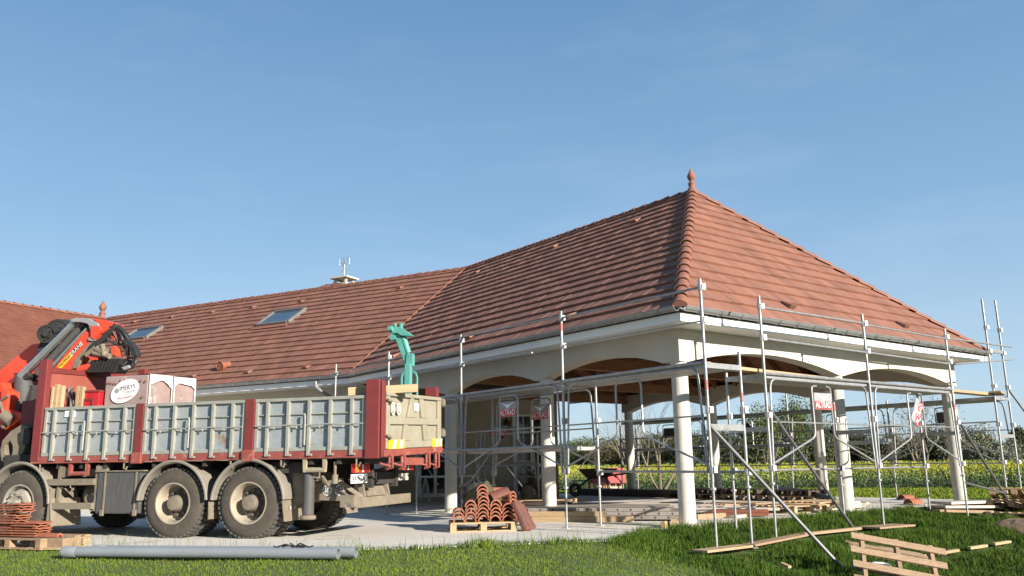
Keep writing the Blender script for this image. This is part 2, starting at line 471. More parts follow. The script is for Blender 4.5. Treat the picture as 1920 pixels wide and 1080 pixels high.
go = g.build('ground', 'lawn', None, smooth=True)
tag(go, kind='structure')
pb = MB()
pb.prism([(p[0], p[1], -0.30) for p in PAD], (0, 0, 0.30))
po = pb.build('paved_yard', 'pad'); tag(po, kind='structure')

# ------------------------------------------------------------------ house and open pavilion
house = thing('house', 'house under red tiled roofs, with an open arcaded pavilion on white columns at its end', 'house', UVP(CR, 5))
ZE, ZR = 3.385, 7.375
VA = 3.31; VR = 12.96
G0 = UVP(-OV, -OV, ZE); G1 = UVP(2 * CR + OV, -OV, ZE); AP = UVP(CR, VA, ZR); RE = UVP(CR, VR, ZR); GE = UVP(-OV, 10.75, ZE)
JN = V((-17.28, 35.3, ZR))
MD = (JN - RE); MD.z = 0; MD.normalize()
TD = V((math.cos(R_(241.5)), math.sin(R_(241.5)), 0)); TN = V((-TD.y, TD.x, 0))
if TN.y > 0: TN = -TN
if TN.dot(V((1, 0, 0))) < 0: TN = -TN
# eave corner of the inner angle between main wing and cross wing
def isect(p, d, q, e):
    k = ((q.x - p.x) * e.y - (q.y - p.y) * e.x) / (d.x * e.y - d.y * e.x)
    return p + d * k
EC = isect(GE, MD, JN + TN * 5.2 + Z * (ZE - ZR), TD)
EC.z = ZE
TE = EC + TD * 9.0; TRr = JN + TD * 16.0
GR = UVP(2 * CR + OV, 14.0, ZE)
def clip2(poly, tile):
    out = tile
    n = len(poly)
    area = sum(poly[i][0] * poly[(i + 1) % n][1] - poly[(i + 1) % n][0] * poly[i][1] for i in range(n))
    sg = 1 if area > 0 else -1
    for i in range(n):
        ax, ay = poly[i]; bx, by = poly[(i + 1) % n]
        res = []
        m = len(out)
        for j in range(m):
            p, q = out[j], out[(j + 1) % m]
            dp = sg * ((bx - ax) * (p[1] - ay) - (by - ay) * (p[0] - ax))
            dq = sg * ((bx - ax) * (q[1] - ay) - (by - ay) * (q[0] - ax))
            if dp >= 0: res.append(p)
            if (dp >= 0) != (dq >= 0):
                k = dp / (dp - dq)
                res.append((p[0] + k * (q[0] - p[0]), p[1] + k * (q[1] - p[1])))
        out = res
        if len(out) < 3: return None
    return out
def roof(name, corners, ex, course=0.355, tw=0.255, lip=0.043, seed=0, m='tile'):
    """tiled slope: every tile a thin wedge lifted at its lower edge, courses from the eave up"""
    rg = random.Random(seed)
    o = V(corners[0]); ex = V(ex).normalized()
    nr = (V(corners[1]) - o).cross(V(corners[2]) - o).normalized()
    if nr.z < 0: nr = -nr
    ey = nr.cross(ex)
    if ey.z < 0: ey = -ey
    P = [((V(c) - o).dot(ex), (V(c) - o).dot(ey)) for c in corners]
    a0, a1 = min(p[0] for p in P), max(p[0] for p in P)
    b0, b1 = min(p[1] for p in P), max(p[1] for p in P)
    mb = MB()
    sx = 1 if sdir.dot(ex) > 0 else -1
    nb = int((b1 - b0) / course) + 2
    for r in range(nb):
        bb = b0 + r * course
        ph = (r % 2) * tw * 0.5
        i = int(a0 / tw) - 2
        off = rg.uniform(-0.01, 0.01)
        while i * tw + ph < a1:
            x0 = i * tw + ph; x1 = x0 + tw; i += 1
            t = clip2(P, [(x0, bb), (x1, bb), (x1, bb + course), (x0, bb + course)])
            if not t: continue
            j = rg.uniform(-0.003, 0.003); tl = rg.uniform(-0.002, 0.003)
            def H(p):
                fb = (p[1] - bb) / course; fa = (p[0] - x0) / tw
                return lip * (1 - fb) + 0.006 + j + (tl + 0.0015) * (fa if sx > 0 else 1 - fa)
            n = len(t)
            topv = [o + ex * p[0] + ey * p[1] + nr * H(p) for p in t]
            bot = [o + ex * p[0] + ey * p[1] - nr * 0.02 for p in t]
            tint = min(1, max(0, rg.gauss(0.5, 0.16) + (0.25 if rg.random() < 0.05 else 0)))
            mb.add(topv + bot, [tuple(range(n))] + [(k, k + n, (k + 1) % n + n, (k + 1) % n) for k in range(n)], tint)
    # deck under the tiles
    mb.prism([V(c) - nr * 0.03 for c in corners], -nr * 0.05)
    return mb.build(name, m, house), nr
r1, n1 = roof('pavilion_roof_slope', [G0, GE, RE, AP], B, seed=1)
r2, n2 = roof('hip_roof_slope', [G0, G1, AP], A, seed=2)
r3, n3 = roof('main_roof_slope', [GE, EC, JN, RE], MD, seed=3)
r4, n4 = roof('wing_roof_slope', [EC, TE, TRr, JN], TD, seed=4, lip=0.02, course=0.2, tw=0.18, m='wingtile')
bk = MB()
bk.prism([G1 - Z * 0.02, GR - Z * 0.02, RE - Z * 0.02, AP - Z * 0.02], (0, 0, -0.06))
nM = V((MD.y, -MD.x, 0)); nM = nM if nM.y > 0 else -nM
bk.prism([RE - Z * 0.02, JN - Z * 0.02, JN + nM * 5.27 - Z * 4.0, RE + nM * 5.27 - Z * 4.0], (0, 0, -0.06))
bk.prism([JN - Z * 0.02, TRr - Z * 0.02, TRr - TN * 5.27 - Z * 4.0, JN - TN * 5.27 - Z * 4.0], (0, 0, -0.06))
bk.build('rear_roof_slope', 'tile', house)

def ridge_row(name, p0, p1, step=0.36, r=0.105, flip=False):
    p0, p1 = V(p0), V(p1)
    if flip: p0, p1 = p1, p0
    d = (p1 - p0); L = d.length; d.normalize()
    s = d.cross(Z).normalized(); u = s.cross(d).normalized()
    mb = MB()
    n = int(L / step)
    rg = random.Random(int(L * 100))
    for i in range(n):
        a = i * L / n - 0.02; b = (i + 1) * L / n + 0.03
        ra, rb = r * 1.12, r * 0.9
        jz = rg.uniform(-0.006, 0.006)
        vs = []; m = 7
        for (q, rr, hz) in ((a, ra, 0.02), (b, rb, 0.0)):
            for rad in (rr, rr - 0.016):
                for k in range(m + 1):
                    an = math.pi * k / m
                    vs.append(p0 + d * q + s * (math.cos(an) * rad) + u * (math.sin(an) * rad * 0.85 - 0.03 + hz + jz))
        k1 = m + 1
        fs = []
        for k in range(m):
            fs.append((k, k + 1, 2 * k1 + k + 1, 2 * k1 + k))
            fs.append((k1 + k + 1, k1 + k, 3 * k1 + k, 3 * k1 + k + 1))
            fs.append((k, k1 + k, k1 + k + 1, k + 1))
        mb.add(vs, fs)
        if i == 0:
            mb.poly([vs[k] for k in range(m + 1)])
    return mb.build(name, 'ridge', house, smooth=True)
ridge_row('ridge_tiles', RE, AP, flip=True)
ridge_row('ridge_tiles', JN, RE, flip=True)
ridge_row('ridge_tiles', TRr, JN)
ridge_row('hip_tiles', G0 + Z * 0.03, AP + Z * 0.02, r=0.115)
ridge_row('hip_tiles', G1 + Z * 0.03, AP + Z * 0.02, r=0.10)
def finial(p, k=1.0):
    mb = MB()
    mb.lathe([(r_ * k, h_ * k) for r_, h_ in ((0.19, -0.14), (0.17, 0.02), (0.13, 0.07), (0.115, 0.16), (0.14, 0.22), (0.15, 0.26), (0.10, 0.30), (0.085, 0.36), (0.125, 0.42), (0.16, 0.50), (0.165, 0.56), (0.13, 0.64), (0.075, 0.74), (0.03, 0.84), (0.0, 0.88))], V(p) + Z * 0.05, Z, 16)
    mb.build('finial', 'ridge', house, smooth=True)
finial(AP, 0.62)
finial(JN + V((-0.3, 0.2, 0.0)), 0.9)
# valley flashing
fl = MB(); fl.bar(GE + (RE - GE) * 0.01 + n1 * 0.05, RE + n1 * 0.05, 0.012, 0.03); fl.build('valley_flashing', 'ridge', house)

# vent tiles
def vent(p, nr, ex, dn, k=1.0, name='vent_tile', m='terra'):
    mb = MB()
    p = V(p)
    mb.add([p - ex * 0.11 * k + nr * 0.05, p + ex * 0.11 * k + nr * 0.05, p + ex * 0.09 * k + nr * 0.13 * k, p - ex * 0.09 * k + nr * 0.13 * k, p - ex * 0.10 * k - dn * 0.36 * k + nr * 0.02, p + ex * 0.10 * k - dn * 0.36 * k + nr * 0.02],
           [(0, 1, 2, 3), (3, 2, 5, 4), (0, 3, 4), (2, 1, 5)])
    mb.build(name, m, house)
def on_roof(x, y, p0, nr): return PL(x, y, p0, nr)
def downslope(nr): return (nr * nr.z - Z).normalized()
for (x, y) in ((1190, 420), (1038, 468), (893, 515), (1064, 601), (880, 638), (737, 673)):
    vent(on_roof(x, y, AP, n1), n1, B, downslope(n1), 0.8, m='ridge')
for (x, y) in ((250, 607), (320, 598), (396, 589), (472, 580), (748, 544), (572, 694), (463, 703), (360, 710), (563, 569)):
    vent(on_roof(x, y, JN, n3), n3, MD, downslope(n3), 0.8, m='ridge')
for (x, y) in ((1483, 582), (1697, 618)):
    vent(on_roof(x, y, AP, n2), n2, A, downslope(n2), 0.9, m='tile')
vp = on_roof(418, 694, JN, n3)
mb = MB(); mb.tube([vp - downslope(n3) * 0.3 + n3 * 0.02, vp + n3 * 0.16 + downslope(n3) * 0.05], [0.10, 0.14], 12, caps=False)
mb.tube([vp - downslope(n3) * 0.3 + n3 * 0.02, vp + n3 * 0.15 + downslope(n3) * 0.04], [0.08, 0.12], 12)
mb.build('vent_pipe', 'terra', house, smooth=True)

# skylights
def skylight(px, nr, p0, ex):
    q = [on_roof(x, y, p0, nr) for x, y in px]
    c = (q[0] + q[1] + q[2] + q[3]) / 4
    dn = downslope(nr)
    wd = ((q[1] - q[0]).length + (q[2] - q[3]).length) / 2; hh = ((q[3] - q[0]).length + (q[2] - q[1]).length) / 2
    ex = V(ex).normalized(); ex = ex - nr * ex.dot(nr)
    hh = abs((q[3] - q[0]).dot(dn)); wd = abs((q[1] - q[0]).dot(ex))
    fr = MB()
    t = 0.085
    for a, b, wv in ((-ex * wd / 2, -ex * wd / 2, 0), (ex * wd / 2, ex * wd / 2, 0)):
        fr.bar(c + a - dn * hh / 2 + nr * 0.07, c + a + dn * hh / 2 + nr * 0.07, t, 0.12, nr)
    fr.bar(c - ex * (wd / 2 - t / 2) - dn * hh / 2 + nr * 0.07, c + ex * (wd / 2 - t / 2) - dn * hh / 2 + nr * 0.07, t, 0.118, nr)
    fr.bar(c - ex * (wd / 2 - t / 2) + dn * hh / 2 + nr * 0.07, c + ex * (wd / 2 - t / 2) + dn * hh / 2 + nr * 0.07, t, 0.118, nr)
    f = fr.build('skylight', M['skyframe'], house)
    gl = MB(); gl.obb(c - ex * (wd / 2 - t / 2) - dn * (hh / 2 - t / 2) + nr * 0.075, ex * (wd - t), dn * (hh - t), nr * 0.012)
    gl.build('pane', 'skyglass', f)
    ap = MB(); ap.obb(c - ex * (wd / 2 + 0.1) + dn * (hh / 2 + 0.05) + nr * 0.05, ex * (wd + 0.2), dn * 0.2, nr * 0.012)
    ap.build('apron', 'ridge', f)
M['skyframe'] = mat('skylight_frame', (0.17, 0.16, 0.155), (0.12, 0.115, 0.11), 4, 0.5)
skylight([(512, 590), (571, 582), (546, 608), (485, 614)], n3, JN, MD)
skylight([(259, 621), (308, 614), (272, 640), (228, 641)], n3, JN, MD)

# chimney with slab cap and aerial
def chimney():
    c = PL(645, 532, RE + nM * 0.5, nM)
    ex, ey = MD, nM
    zb, zt = ZR - 0.5, ZR + 0.20
    mb = MB()
    def box(cx, cy, z0, z1, sx, sy): mb.obb(c + ex * (cx - sx / 2) + ey * (cy - sy / 2) + Z * (z0 - c.z), ex * sx, ey * sy, Z * (z1 - z0))
    box(0, 0, zb, zt, 0.56, 0.50)
    for sx in (-1, 1):
        for sy in (-1, 1): box(sx * 0.235, sy * 0.2, zt, zt + 0.17, 0.08, 0.08)
    ch = mb.build('chimney', M['wall'], house)
    cp = MB(); cp.obb(c - ex * 0.40 - ey * 0.36 + Z * (zt + 0.17 - c.z), ex * 0.80, ey * 0.72, Z * 0.055); cp.build('cap', 'concrete', ch)
    an = MB()
    b0 = c + Z * (zt + 0.2 - c.z); k_ = 0.62
    an.tube([b0, b0 + Z * 0.53], 0.024, 8)
    an.tube([b0 + Z * 0.46 + ex * 0.08, b0 + Z * 0.71 - ex * 0.03], 0.016, 6)
    for k in (-1, 1):
        an.tube([b0 + Z * (0.38) - ex * 0.06 + ey * 0.07 * k, b0 + Z * 0.22 + ex * 0.08 + ey * 0.07 * k], 0.02, 6)
    for hz, ww in ((0.60, 0.22), (0.68, 0.22), (0.755, 0.21), (0.53, 0.18)):
        an.tube([b0 + Z * hz - ex * ww, b0 + Z * hz + ex * ww], 0.008, 5)
    an.tube([b0 + Z * 0.45, b0 + Z * 0.78 - ex * 0.04], 0.016, 6)
    an.tube([b0 + Z * 0.52 - ex * 0.22, b0 + Z * 0.755 - ex * 0.22], 0.007, 5)
    an.tube([b0 + Z * 0.52 + ex * 0.22, b0 + Z * 0.755 + ex * 0.22], 0.007, 5)
    an.build('aerial', 'galv', ch, smooth=True)
    # step tiles leaning against the stack
    st = MB()
    for k in range(3):
        q = c + ex * (0.42 + 0.2 * k) - ey * 0.15 + Z * (ZR + 0.10 - 0.03 * k - c.z)
        st.tube([q, q + ex * 0.3 + Z * 0.05], [0.13, 0.10], 8)
    st.bar(c - ex * 0.30 - ey * 0.28 + Z * (ZR - c.z), c + ex * 0.30 - ey * 0.28 + Z * (ZR + 0.12 - c.z), 0.03, 0.25)
    st.build('flashing_tiles', 'ridge', ch, smooth=True)
chimney()

# eaves: fascia, soffit, gutter
def eaves(p0, p1, out, inward):
    p0, p1 = V(p0), V(p1)
    d = (p1 - p0); L = d.length; d.normalize()
    f = MB(); f.obb(p0 + Z * (3.17 - p0.z), d * L, -out * 0.03, Z * 0.135)
    f.build('fascia', 'white', house)
    gt = MB()
    n = 10; r = 0.068
    c0 = p0 + out * 0.075 + Z * (3.385 - p0.z); c1 = c0 + d * L
    vs = []
    for c in (c0, c1):
        for rad in (r, r - 0.006):
            for k in range(n + 1):
                a = math.pi + math.pi * k / n
                vs.append(c + out * math.cos(a) * rad + Z * math.sin(a) * rad)
    k1 = n + 1
    fs = []
    for k in range(n):
        fs += [(k, k + 1, 2 * k1 + k + 1, 2 * k1 + k), (k1 + k + 1, k1 + k, 3 * k1 + k, 3 * k1 + k + 1), (k, k1 + k, k1 + k + 1, k + 1), (2 * k1 + k + 1, 3 * k1 + k + 1, 3 * k1 + k, 2 * k1 + k)]
    gt.add(vs, fs)
    gt.tube([c0 + out * (r + 0.004), c1 + out * (r + 0.004)], 0.009, 6)
    gu = gt.build('gutter', 'zinc', house, smooth=True)
    q = 0.35
    while q < L:
        c = c0 + d * q
        hk = MB()
        hk.tube([c + out * math.cos(math.pi + math.pi * k / 8) * (r + 0.006) + Z * math.sin(math.pi + math.pi * k / 8) * (r + 0.006) for k in range(9)], 0.008, 5)
        hk.build('gutter_hook', 'zinc', gu)
        q += 0.52
eaves(G0, GE, -A, A)
eaves(G0, G1, -B, B)
outM = -nM
eaves(GE, EC, outM, nM)
eaves(EC, TE, TN, -TN)
eaves(G1, GR, A, -A)
so_ = MB()
def flat(mb, pts, z, th): mb.prism([(p.x, p.y, z) for p in pts], (0, 0, th))
i_ = 0.62
flat(so_, [G0 + B * 0.03 + A * 0.03, G1 + B * 0.03 - A * 0.03, UVP(2 * CR + 0.1, -0.1), UVP(-0.1, -0.1)], 3.172, 0.02)
flat(so_, [G0 + B * 0.03 + A * 0.03, UVP(-0.1, -0.1), UVP(-0.1, 10.7), GE + A * 0.03], 3.1725, 0.02)
flat(so_, [G1 + B * 0.03 - A * 0.03, UVP(2 * CR + 0.1, -0.1), UVP(2 * CR + 0.1, 10.7), GR - A * 0.03], 3.173, 0.02)
flat(so_, [GE + nM * 0.03, EC + nM * 0.03, EC + nM * 0.7, GE + nM * 0.7], 3.174, 0.02)
flat(so_, [EC - TN * 0.03, TE - TN * 0.03, TE - TN * 0.7, EC - TN * 0.7], 3.175, 0.02)
so_.build('soffit', 'white', house)

# columns and arcades
RC = 0.137
for (u, v) in ((0, 0), (1, 0), (2, 0), (0, 1), (0, 2), (0, 3), (2, 1), (2, 2), (2, 3)):
    mb = MB()
    mb.lathe([(0, 0.0), (RC, 0.0), (RC * 1.0, 0.9), (RC * 0.99, 2.0), (RC * 0.985, 2.66), (0, 2.66)], UVP(u * CR, v * CL), Z, 28)
    mb.build('column', 'column', house, smooth=True)
def arcade(name, p0, d, L, nb, side, zt=3.17, zs=2.63, zc=2.885, th=0.30):
    mb = MB()
    n = 20
    s = V(side)
    rise = zc - zs
    for b in range(nb):
        x0, x1 = b * L + RC * 0.55, (b + 1) * L - RC * 0.55
        half = (x1 - x0) / 2
        Rr = (half * half + rise * rise) / (2 * rise)
        lo = []
        for k in range(n + 1):
            x = x0 + (x1 - x0) * k / n
            dx = x - (x0 + x1) / 2
            lo.append((x, zs + math.sqrt(max(0, Rr * Rr - dx * dx)) - (Rr - rise)))
        if b == 0: lo = [(-0.15 if p0.x == UVP(0, 0).x else 0.0, zs), (x0 - 0.001, zs)] + lo
        lo = lo + ([((b + 1) * L + 0.15, zs)] if b == nb - 1 else [((b + 1) * L + RC * 0.55, zs)])
        for k in range(len(lo) - 1):
            (xa, za), (xb, zb) = lo[k], lo[k + 1]
            q = [p0 + d * xa - s * th / 2 + Z * za, p0 + d * xb - s * th / 2 + Z * zb, p0 + d * xb - s * th / 2 + Z * zt, p0 + d * xa - s * th / 2 + Z * zt]
            q2 = [p + s * th for p in q]
            vs = q + q2
            mb.add(vs, [(0, 1, 2, 3), (7, 6, 5, 4), (1, 0, 4, 5)])
    if p0.x == UVP(0, 0).x: mb.obb(p0 - d * 0.15 - s * th / 2 + Z * 2.63, d * 0.001, s * th, Z * (zt - 2.63))
    mb.obb(p0 + d * (L * nb + 0.149) - s * th / 2 + Z * 2.63, d * 0.001, s * th, Z * (zt - 2.63))
    return mb.build(name, 'concrete', house)
arcade('arcade_beam', UVP(0, 0), A, CR, 2, B)
arcade('arcade_beam', UVP(0, 0.152), B, CL - 0.05, 3, A)
arcade('arcade_beam', UVP(2 * CR, 0.152), B, CL - 0.05, 3, A)

# timber under the pavilion roof
cb = MB()
dz = Z * -0.34
cb.poly([UVP(CR, VA, ZR) + dz, UVP(2 * CR + 0.1, 0.05, 3.20 + 0.02), UVP(2 * CR + 0.1, 13, 3.22), UVP(CR, 13, ZR) + dz])
cb.poly([UVP(CR, VA, ZR) + dz, UVP(CR, 13, ZR) + dz, UVP(-0.1, 13, 3.22), UVP(-0.1, 0.05, 3.22)])
cb.poly([UVP(CR, VA, ZR) + dz, UVP(-0.1, 0.05, 3.22), UVP(2 * CR + 0.1, 0.05, 3.22)])
cb.build('timber_lining', 'ceil', house)
v = 0.6
while v < 12.6:
    k = min(1, max(0.05, v / VA))
    for side in (0, 1):
        e = UVP(0.05 if side == 0 else 2 * CR - 0.05, v, 3.14)
        t = UVP(CR * k if side == 0 else 2 * CR - CR * k, v, 3.14 + (ZR - 0.44 - 3.14) * k)
        rb = MB(); rb.bar(e, t, 0.08, 0.17); rb.build('rafter', 'ceil', house)
    v += 0.75
for u in (0.9, 1.8, 2.7, 3.6, 4.6, 5.6, 6.5, 7.4, 8.3):
    k = 1 - abs(u - CR) / CR
    if k < 0.08: continue
    rb = MB(); rb.bar(UVP(u, 0.1, 3.14), UVP(u, 0.1 + (VA - 0.1) * k, 3.14 + (ZR - 0.44 - 3.14) * k), 0.08, 0.17); rb.build('rafter', 'ceil', house)
for v in (3.4, 6.9, 10.3):
    tb = MB(); tb.bar(UVP(0.16, v, 3.02), UVP(2 * CR - 0.16, v, 3.02), 0.16, 0.24); tb.build('tie_beam', 'ceil', house)
    for k in (0.3, 0.7):
        st = MB(); st.bar(UVP(CR, v, 3.12), UVP(CR * (0.35 if k < 0.5 else 1.65), v, 4.3), 0.10, 0.14); st.build('strut', 'ceil', house)
    kp = MB(); kp.bar(UVP(CR, v, 3.15), UVP(CR, v, 6.6), 0.16, 0.16, A); kp.build('king_post', 'ceil', house)

# walls
YW = 26.3
wl = MB()
XL, XR_ = -5.2, 1.33
wl.obb((XL, YW, -0.1), (XR_ - XL - 0.23, 0, 0), (0, 0.3, 0), (0, 0, 3.25))
lw = GE + nM * OV; lw.z = 0
L3p = UVP(0, 3 * CL)
wl.obb(V((lw.x, lw.y, -0.1)) - MD * 0.1, MD * ((EC - GE).length - 0.4), nM * 0.3, Z * 3.27)
cw = EC - TN * OV + nM * 0.4
wl.obb(V((cw.x, cw.y, -0.1)), TD * 10.0, -TN * 0.3, Z * 3.26)
# return wall between main wing and recessed front
wl.obb(V((XL, YW + 0.3, -0.1)), V((lw.x + 0.2 - XL, lw.y - YW, 0)), V((0.2, 0.1, 0)), Z * 3.24)
wl.build('wall', 'wall', house)
we = MB(); we.obb((XR_ - 0.23, YW - 0.04, -0.1), (0.23, 0, 0), (0, 0.5, 0), (0, 0, 3.1)); we.build('shaded_wall_end', 'oldwood', house)  # end face of the house wall, its shade put in as brown
def french(x0, x1, z0, z1, name, cols, rows, leaf=2, depth=-0.02):
    # frame in front of the recessed wall, panes behind it
    f = MB(); fr = 0.075
    y = YW + depth
    def bar(xa, xb, za, zb, th=0.06, yo=0.0): f.obb((xa, y - 0.05 + yo, za), (xb - xa, 0, 0), (0, th, 0), (0, 0, zb - za))
    bar(x0, x0 + fr, z0, z1); bar(x1 - fr, x1, z0, z1); bar(x0 + fr, x1 - fr, z0, z0 + fr * 1.5); bar(x0 + fr, x1 - fr, z1 - fr, z1)
    lw_ = (x1 - x0 - 2 * fr) / leaf
    for k in range(leaf):
        a = x0 + fr + k * lw_; b = a + lw_
        s = 0.05
        bar(a, a + s, z0 + fr * 1.5, z1 - fr, 0.05, 0.006); bar(b - s, b, z0 + fr * 1.5, z1 - fr, 0.05, 0.006)
        for c in range(1, cols):
            xx = a + s + (b - a - 2 * s) * c / cols
            bar(xx - 0.013, xx + 0.013, z0 + fr * 1.5, z1 - fr, 0.03, 0.014)
        for r in range(1, rows):
            zz = z0 + fr * 1.5 + (z1 - z0 - fr * 2.5) * r / rows
            bar(a + s, b - s, zz - 0.014, zz + 0.014, 0.03, 0.0155)
    o = f.build(name, 'white', house)
    p = MB(); p.obb((x0 + fr * 0.5, y - 0.012, z0 + fr), (x1 - x0 - fr, 0, 0), (0, 0.008, 0), (0, 0, z1 - z0 - fr * 1.5)); p.build('pane', 'glass', o)
    return o
def px_x(x): return PY(x, 870, YW).x
def px_z(y): return PY(900, y, YW).z
door = french(px_x(962), px_x(1003), 0.12, px_z(778), 'glazed_door', 2, 5, 1)
cu_ = MB()
x0, x1 = px_x(988), px_x(1000)
n = 12
cu_.add([(x0 + (x1 - x0) * k / n, YW - 0.034 + 0.006 * (k % 2), zz) for zz in (0.35, px_z(785)) for k in range(n + 1)], [(k, k + 1, n + 1 + k + 1, n + 1 + k) for k in range(n)])
cu_.build('curtain', 'curtain', door)
rv = MB(); rv.obb((px_x(1003), YW - 0.08, 0.0), (px_x(1034) - px_x(1003), 0, 0), (0, 0.06, 0), (0, 0, px_z(768)))
M['shutter'] = mat('brown_reveal', (0.21, 0.165, 0.13), (0.16, 0.125, 0.10), 4, 0.7)
rv.build('door_reveal', 'shutter', house)  # flat brown panel standing in for the deep door reveal
french(px_x(783), px_x(850), 0.1, px_z(800), 'glazed_window', 1, 4, 2)
stp = MB(); stp.obb((px_x(955), YW - 0.75, 0.0), (px_x(1040) - px_x(955), 0, 0), (0, 0.7, 0), (0, 0, 0.11)); stp.build('door_step', 'concrete', house, bevel=0.01)
def lantern(x, y):
    p = PY(x, y, YW - 0.2)
    mb = MB()
    mb.tube([p + V((-0.14, 0.2, -0.25)), p + V((-0.14, 0.02, -0.28)), p + V((0, 0, -0.22))], 0.02, 6)
    mb.obb(p + V((-0.17, 0.14, -0.36)), (0.06, 0, 0), (0, 0.05, 0), (0, 0, 0.2))
    mb.lathe([(0.05, -0.17), (0.105, 0.10), (0.125, 0.11), (0.03, 0.24), (0.02, 0.30), (0, 0.31)], p, Z, 6)
    mb.build('wall_lantern', 'black', house)
lantern(1009, 800); lantern(950, 800)
dp = MB()
q = PL(592, 716, GE - nM * 0.06, nM)
qw = q + nM * 0.62
dp.tube([q + Z * 0.02, q - Z * 0.12, q + nM * 0.12 - Z * 0.22 - MD * 0.05, qw - Z * 0.42 - MD * 0.12, qw - Z * 0.6 - MD * 0.12, qw - Z * 3.1 - MD * 0.12], 0.05, 10)
dp.build('downpipe', 'zinc', house, smooth=True)

# ------------------------------------------------------------------ flatbed lorry with loader crane
truck = thing('flatbed_lorry', 'dusty red and grey dropside lorry with a folded red loader crane behind its cab', 'lorry', W2 + T * 1.5 + W * 1.2)
truck.location.z = 0
def tb(o, a, b, c, name, m, parent=None, bevel=0.0, sm=False):
    pass
def TB(mb, s0, s1, w0, w1, z0, z1):
    p = TR(s0, w0, z0)
    zz = Z * (z1 - z0)
    return mb.obb(p, TR(s1, w0, z0) - p, TR(s0, w1, z0) - p, zz)
# chassis
mb = MB()
for w_ in (0.72, 1.66): TB(mb, -1.65, 5.9, w_, w_ + 0.09, 0.70, 0.98)
for s in (-1.6, -0.4, 0.65, 1.9, 3.2, 4.9): TB(mb, s, s + 0.1, 0.8, 1.67, 0.75, 0.93)
for s in np.arange(-1.9, 4.0, 0.45): TB(mb, s, s + 0.06, 0.06, 2.4, 1.06, 1.145)
TB(mb, -1.2, 3.9, 0.66, 1.80, 0.98, 1.09)
for s in (0.0, 1.3, 4.2, 5.95):
    mb.tube([TR(s, 0.3, 0.52), TR(s, 2.16, 0.52)], [0.09, 0.09], 10)
for s in (0.0, 1.3):
    mb.lathe([(0.0, -0.2), (0.16, -0.2), (0.24, 0), (0.16, 0.2), (0, 0.2)], TR(s, 1.2, 0.52), T, 14)
mb.tube([TR(5, 1.2, 0.72), TR(1.3, 1.2, 0.56), TR(0, 1.2, 0.56)], 0.06, 8)
TB(mb, -1.0, -0.1, 0.2, 2.2, 0.94, 1.1)
mb.build('chassis', 'chass', truck)
# loading bed
mb = MB(); TB(mb, -2.08, 4.02, 0.0, 2.46, 1.145, 1.252); mb.build('bed', 'tredlow', truck, bevel=0.006)
# side panels
def side_panel(s0, s1, w0, face):
    z0, z1 = 1.262, 2.03
    pm = MB(); TB(pm, s0 - 0.01, s1 + 0.01, w0 + face * 0.035, w0 + face * 0.05, z0 + 0.01, z1 - 0.01)
    p = pm.build('side_panel', 'panel', truck)
    f = MB()
    a, b = w0, w0 + face * 0.034
    TB(f, s0, s1, a - face * 0.01, w0 + face * 0.055, z1 - 0.035, z1 + 0.012)
    TB(f, s0, s1, a, b, z0 - 0.005, z0 + 0.05)
    TB(f, s0, s0 - 0.05, a, b, z0 + 0.0505, z1 - 0.0355); TB(f, s1 + 0.05, s1, a, b, z0 + 0.0505, z1 - 0.0355)
    n = 5 if s0 - s1 < 1.79 else 5
    for k in range(n):
        s = s0 - (s0 - s1) * (k + 0.62) / (n + 0.24)
        TB(f, s + 0.024, s - 0.024, a - face * 0.022, b, z0 - 0.06, z1 - 0.036)
        f.obb(TR(s + 0.02, a - face * 0.03, z0 - 0.075), T * -0.09, W * face * 0.03, Z * 0.028)
    fo = f.build('panel_frame', 'pframe', p, bevel=0.004)
    r = MB()
    TB(r, s0 - 0.051, s1 + 0.051, a + face * 0.006, b + face * 0.004, 1.79, 1.808)
    r.build('panel_strip', 'pframe', p)
    t = MB()
    t.tube([TR(s0 - 0.02, a - face * 0.03, 1.635)] + [TR(s0 - (s0 - s1) * k / 6, a - face * 0.03, 1.635 + 0.006 * (-1) ** k) for k in range(1, 6)] + [TR(s1 + 0.02, a - face * 0.03, 1.635)], 0.011, 6)
    c = (s0 + s1) / 2 + 0.06
    t.tube([TR(c, a - face * 0.035, 1.80), TR(c - 0.02, a - face * 0.05, 1.76), TR(c - 0.02, a - face * 0.05, 1.34)], 0.014, 6)
    for k in range(4): t.tube([TR(s0 - (s0 - s1) * (k + 0.9) / 4.8, a - face * 0.03, 1.64), TR(s0 - (s0 - s1) * (k + 0.9) / 4.8, a - face * 0.03, 1.585)], 0.012, 5)
    t.build('locking_bar', 'pframe', p, smooth=True)
for s0, s1 in ((3.83, 2.07), (1.92, 0.12), (-0.05, -1.86)):
    side_panel(s0, s1, 0.0, 1); side_panel(s0, s1, 2.46, -1)
sg = MB(); TB(sg, 3.45, 3.25, 0.015, 0.03, 1.88, 1.98); sg.build('notice_plate', 'white', truck)
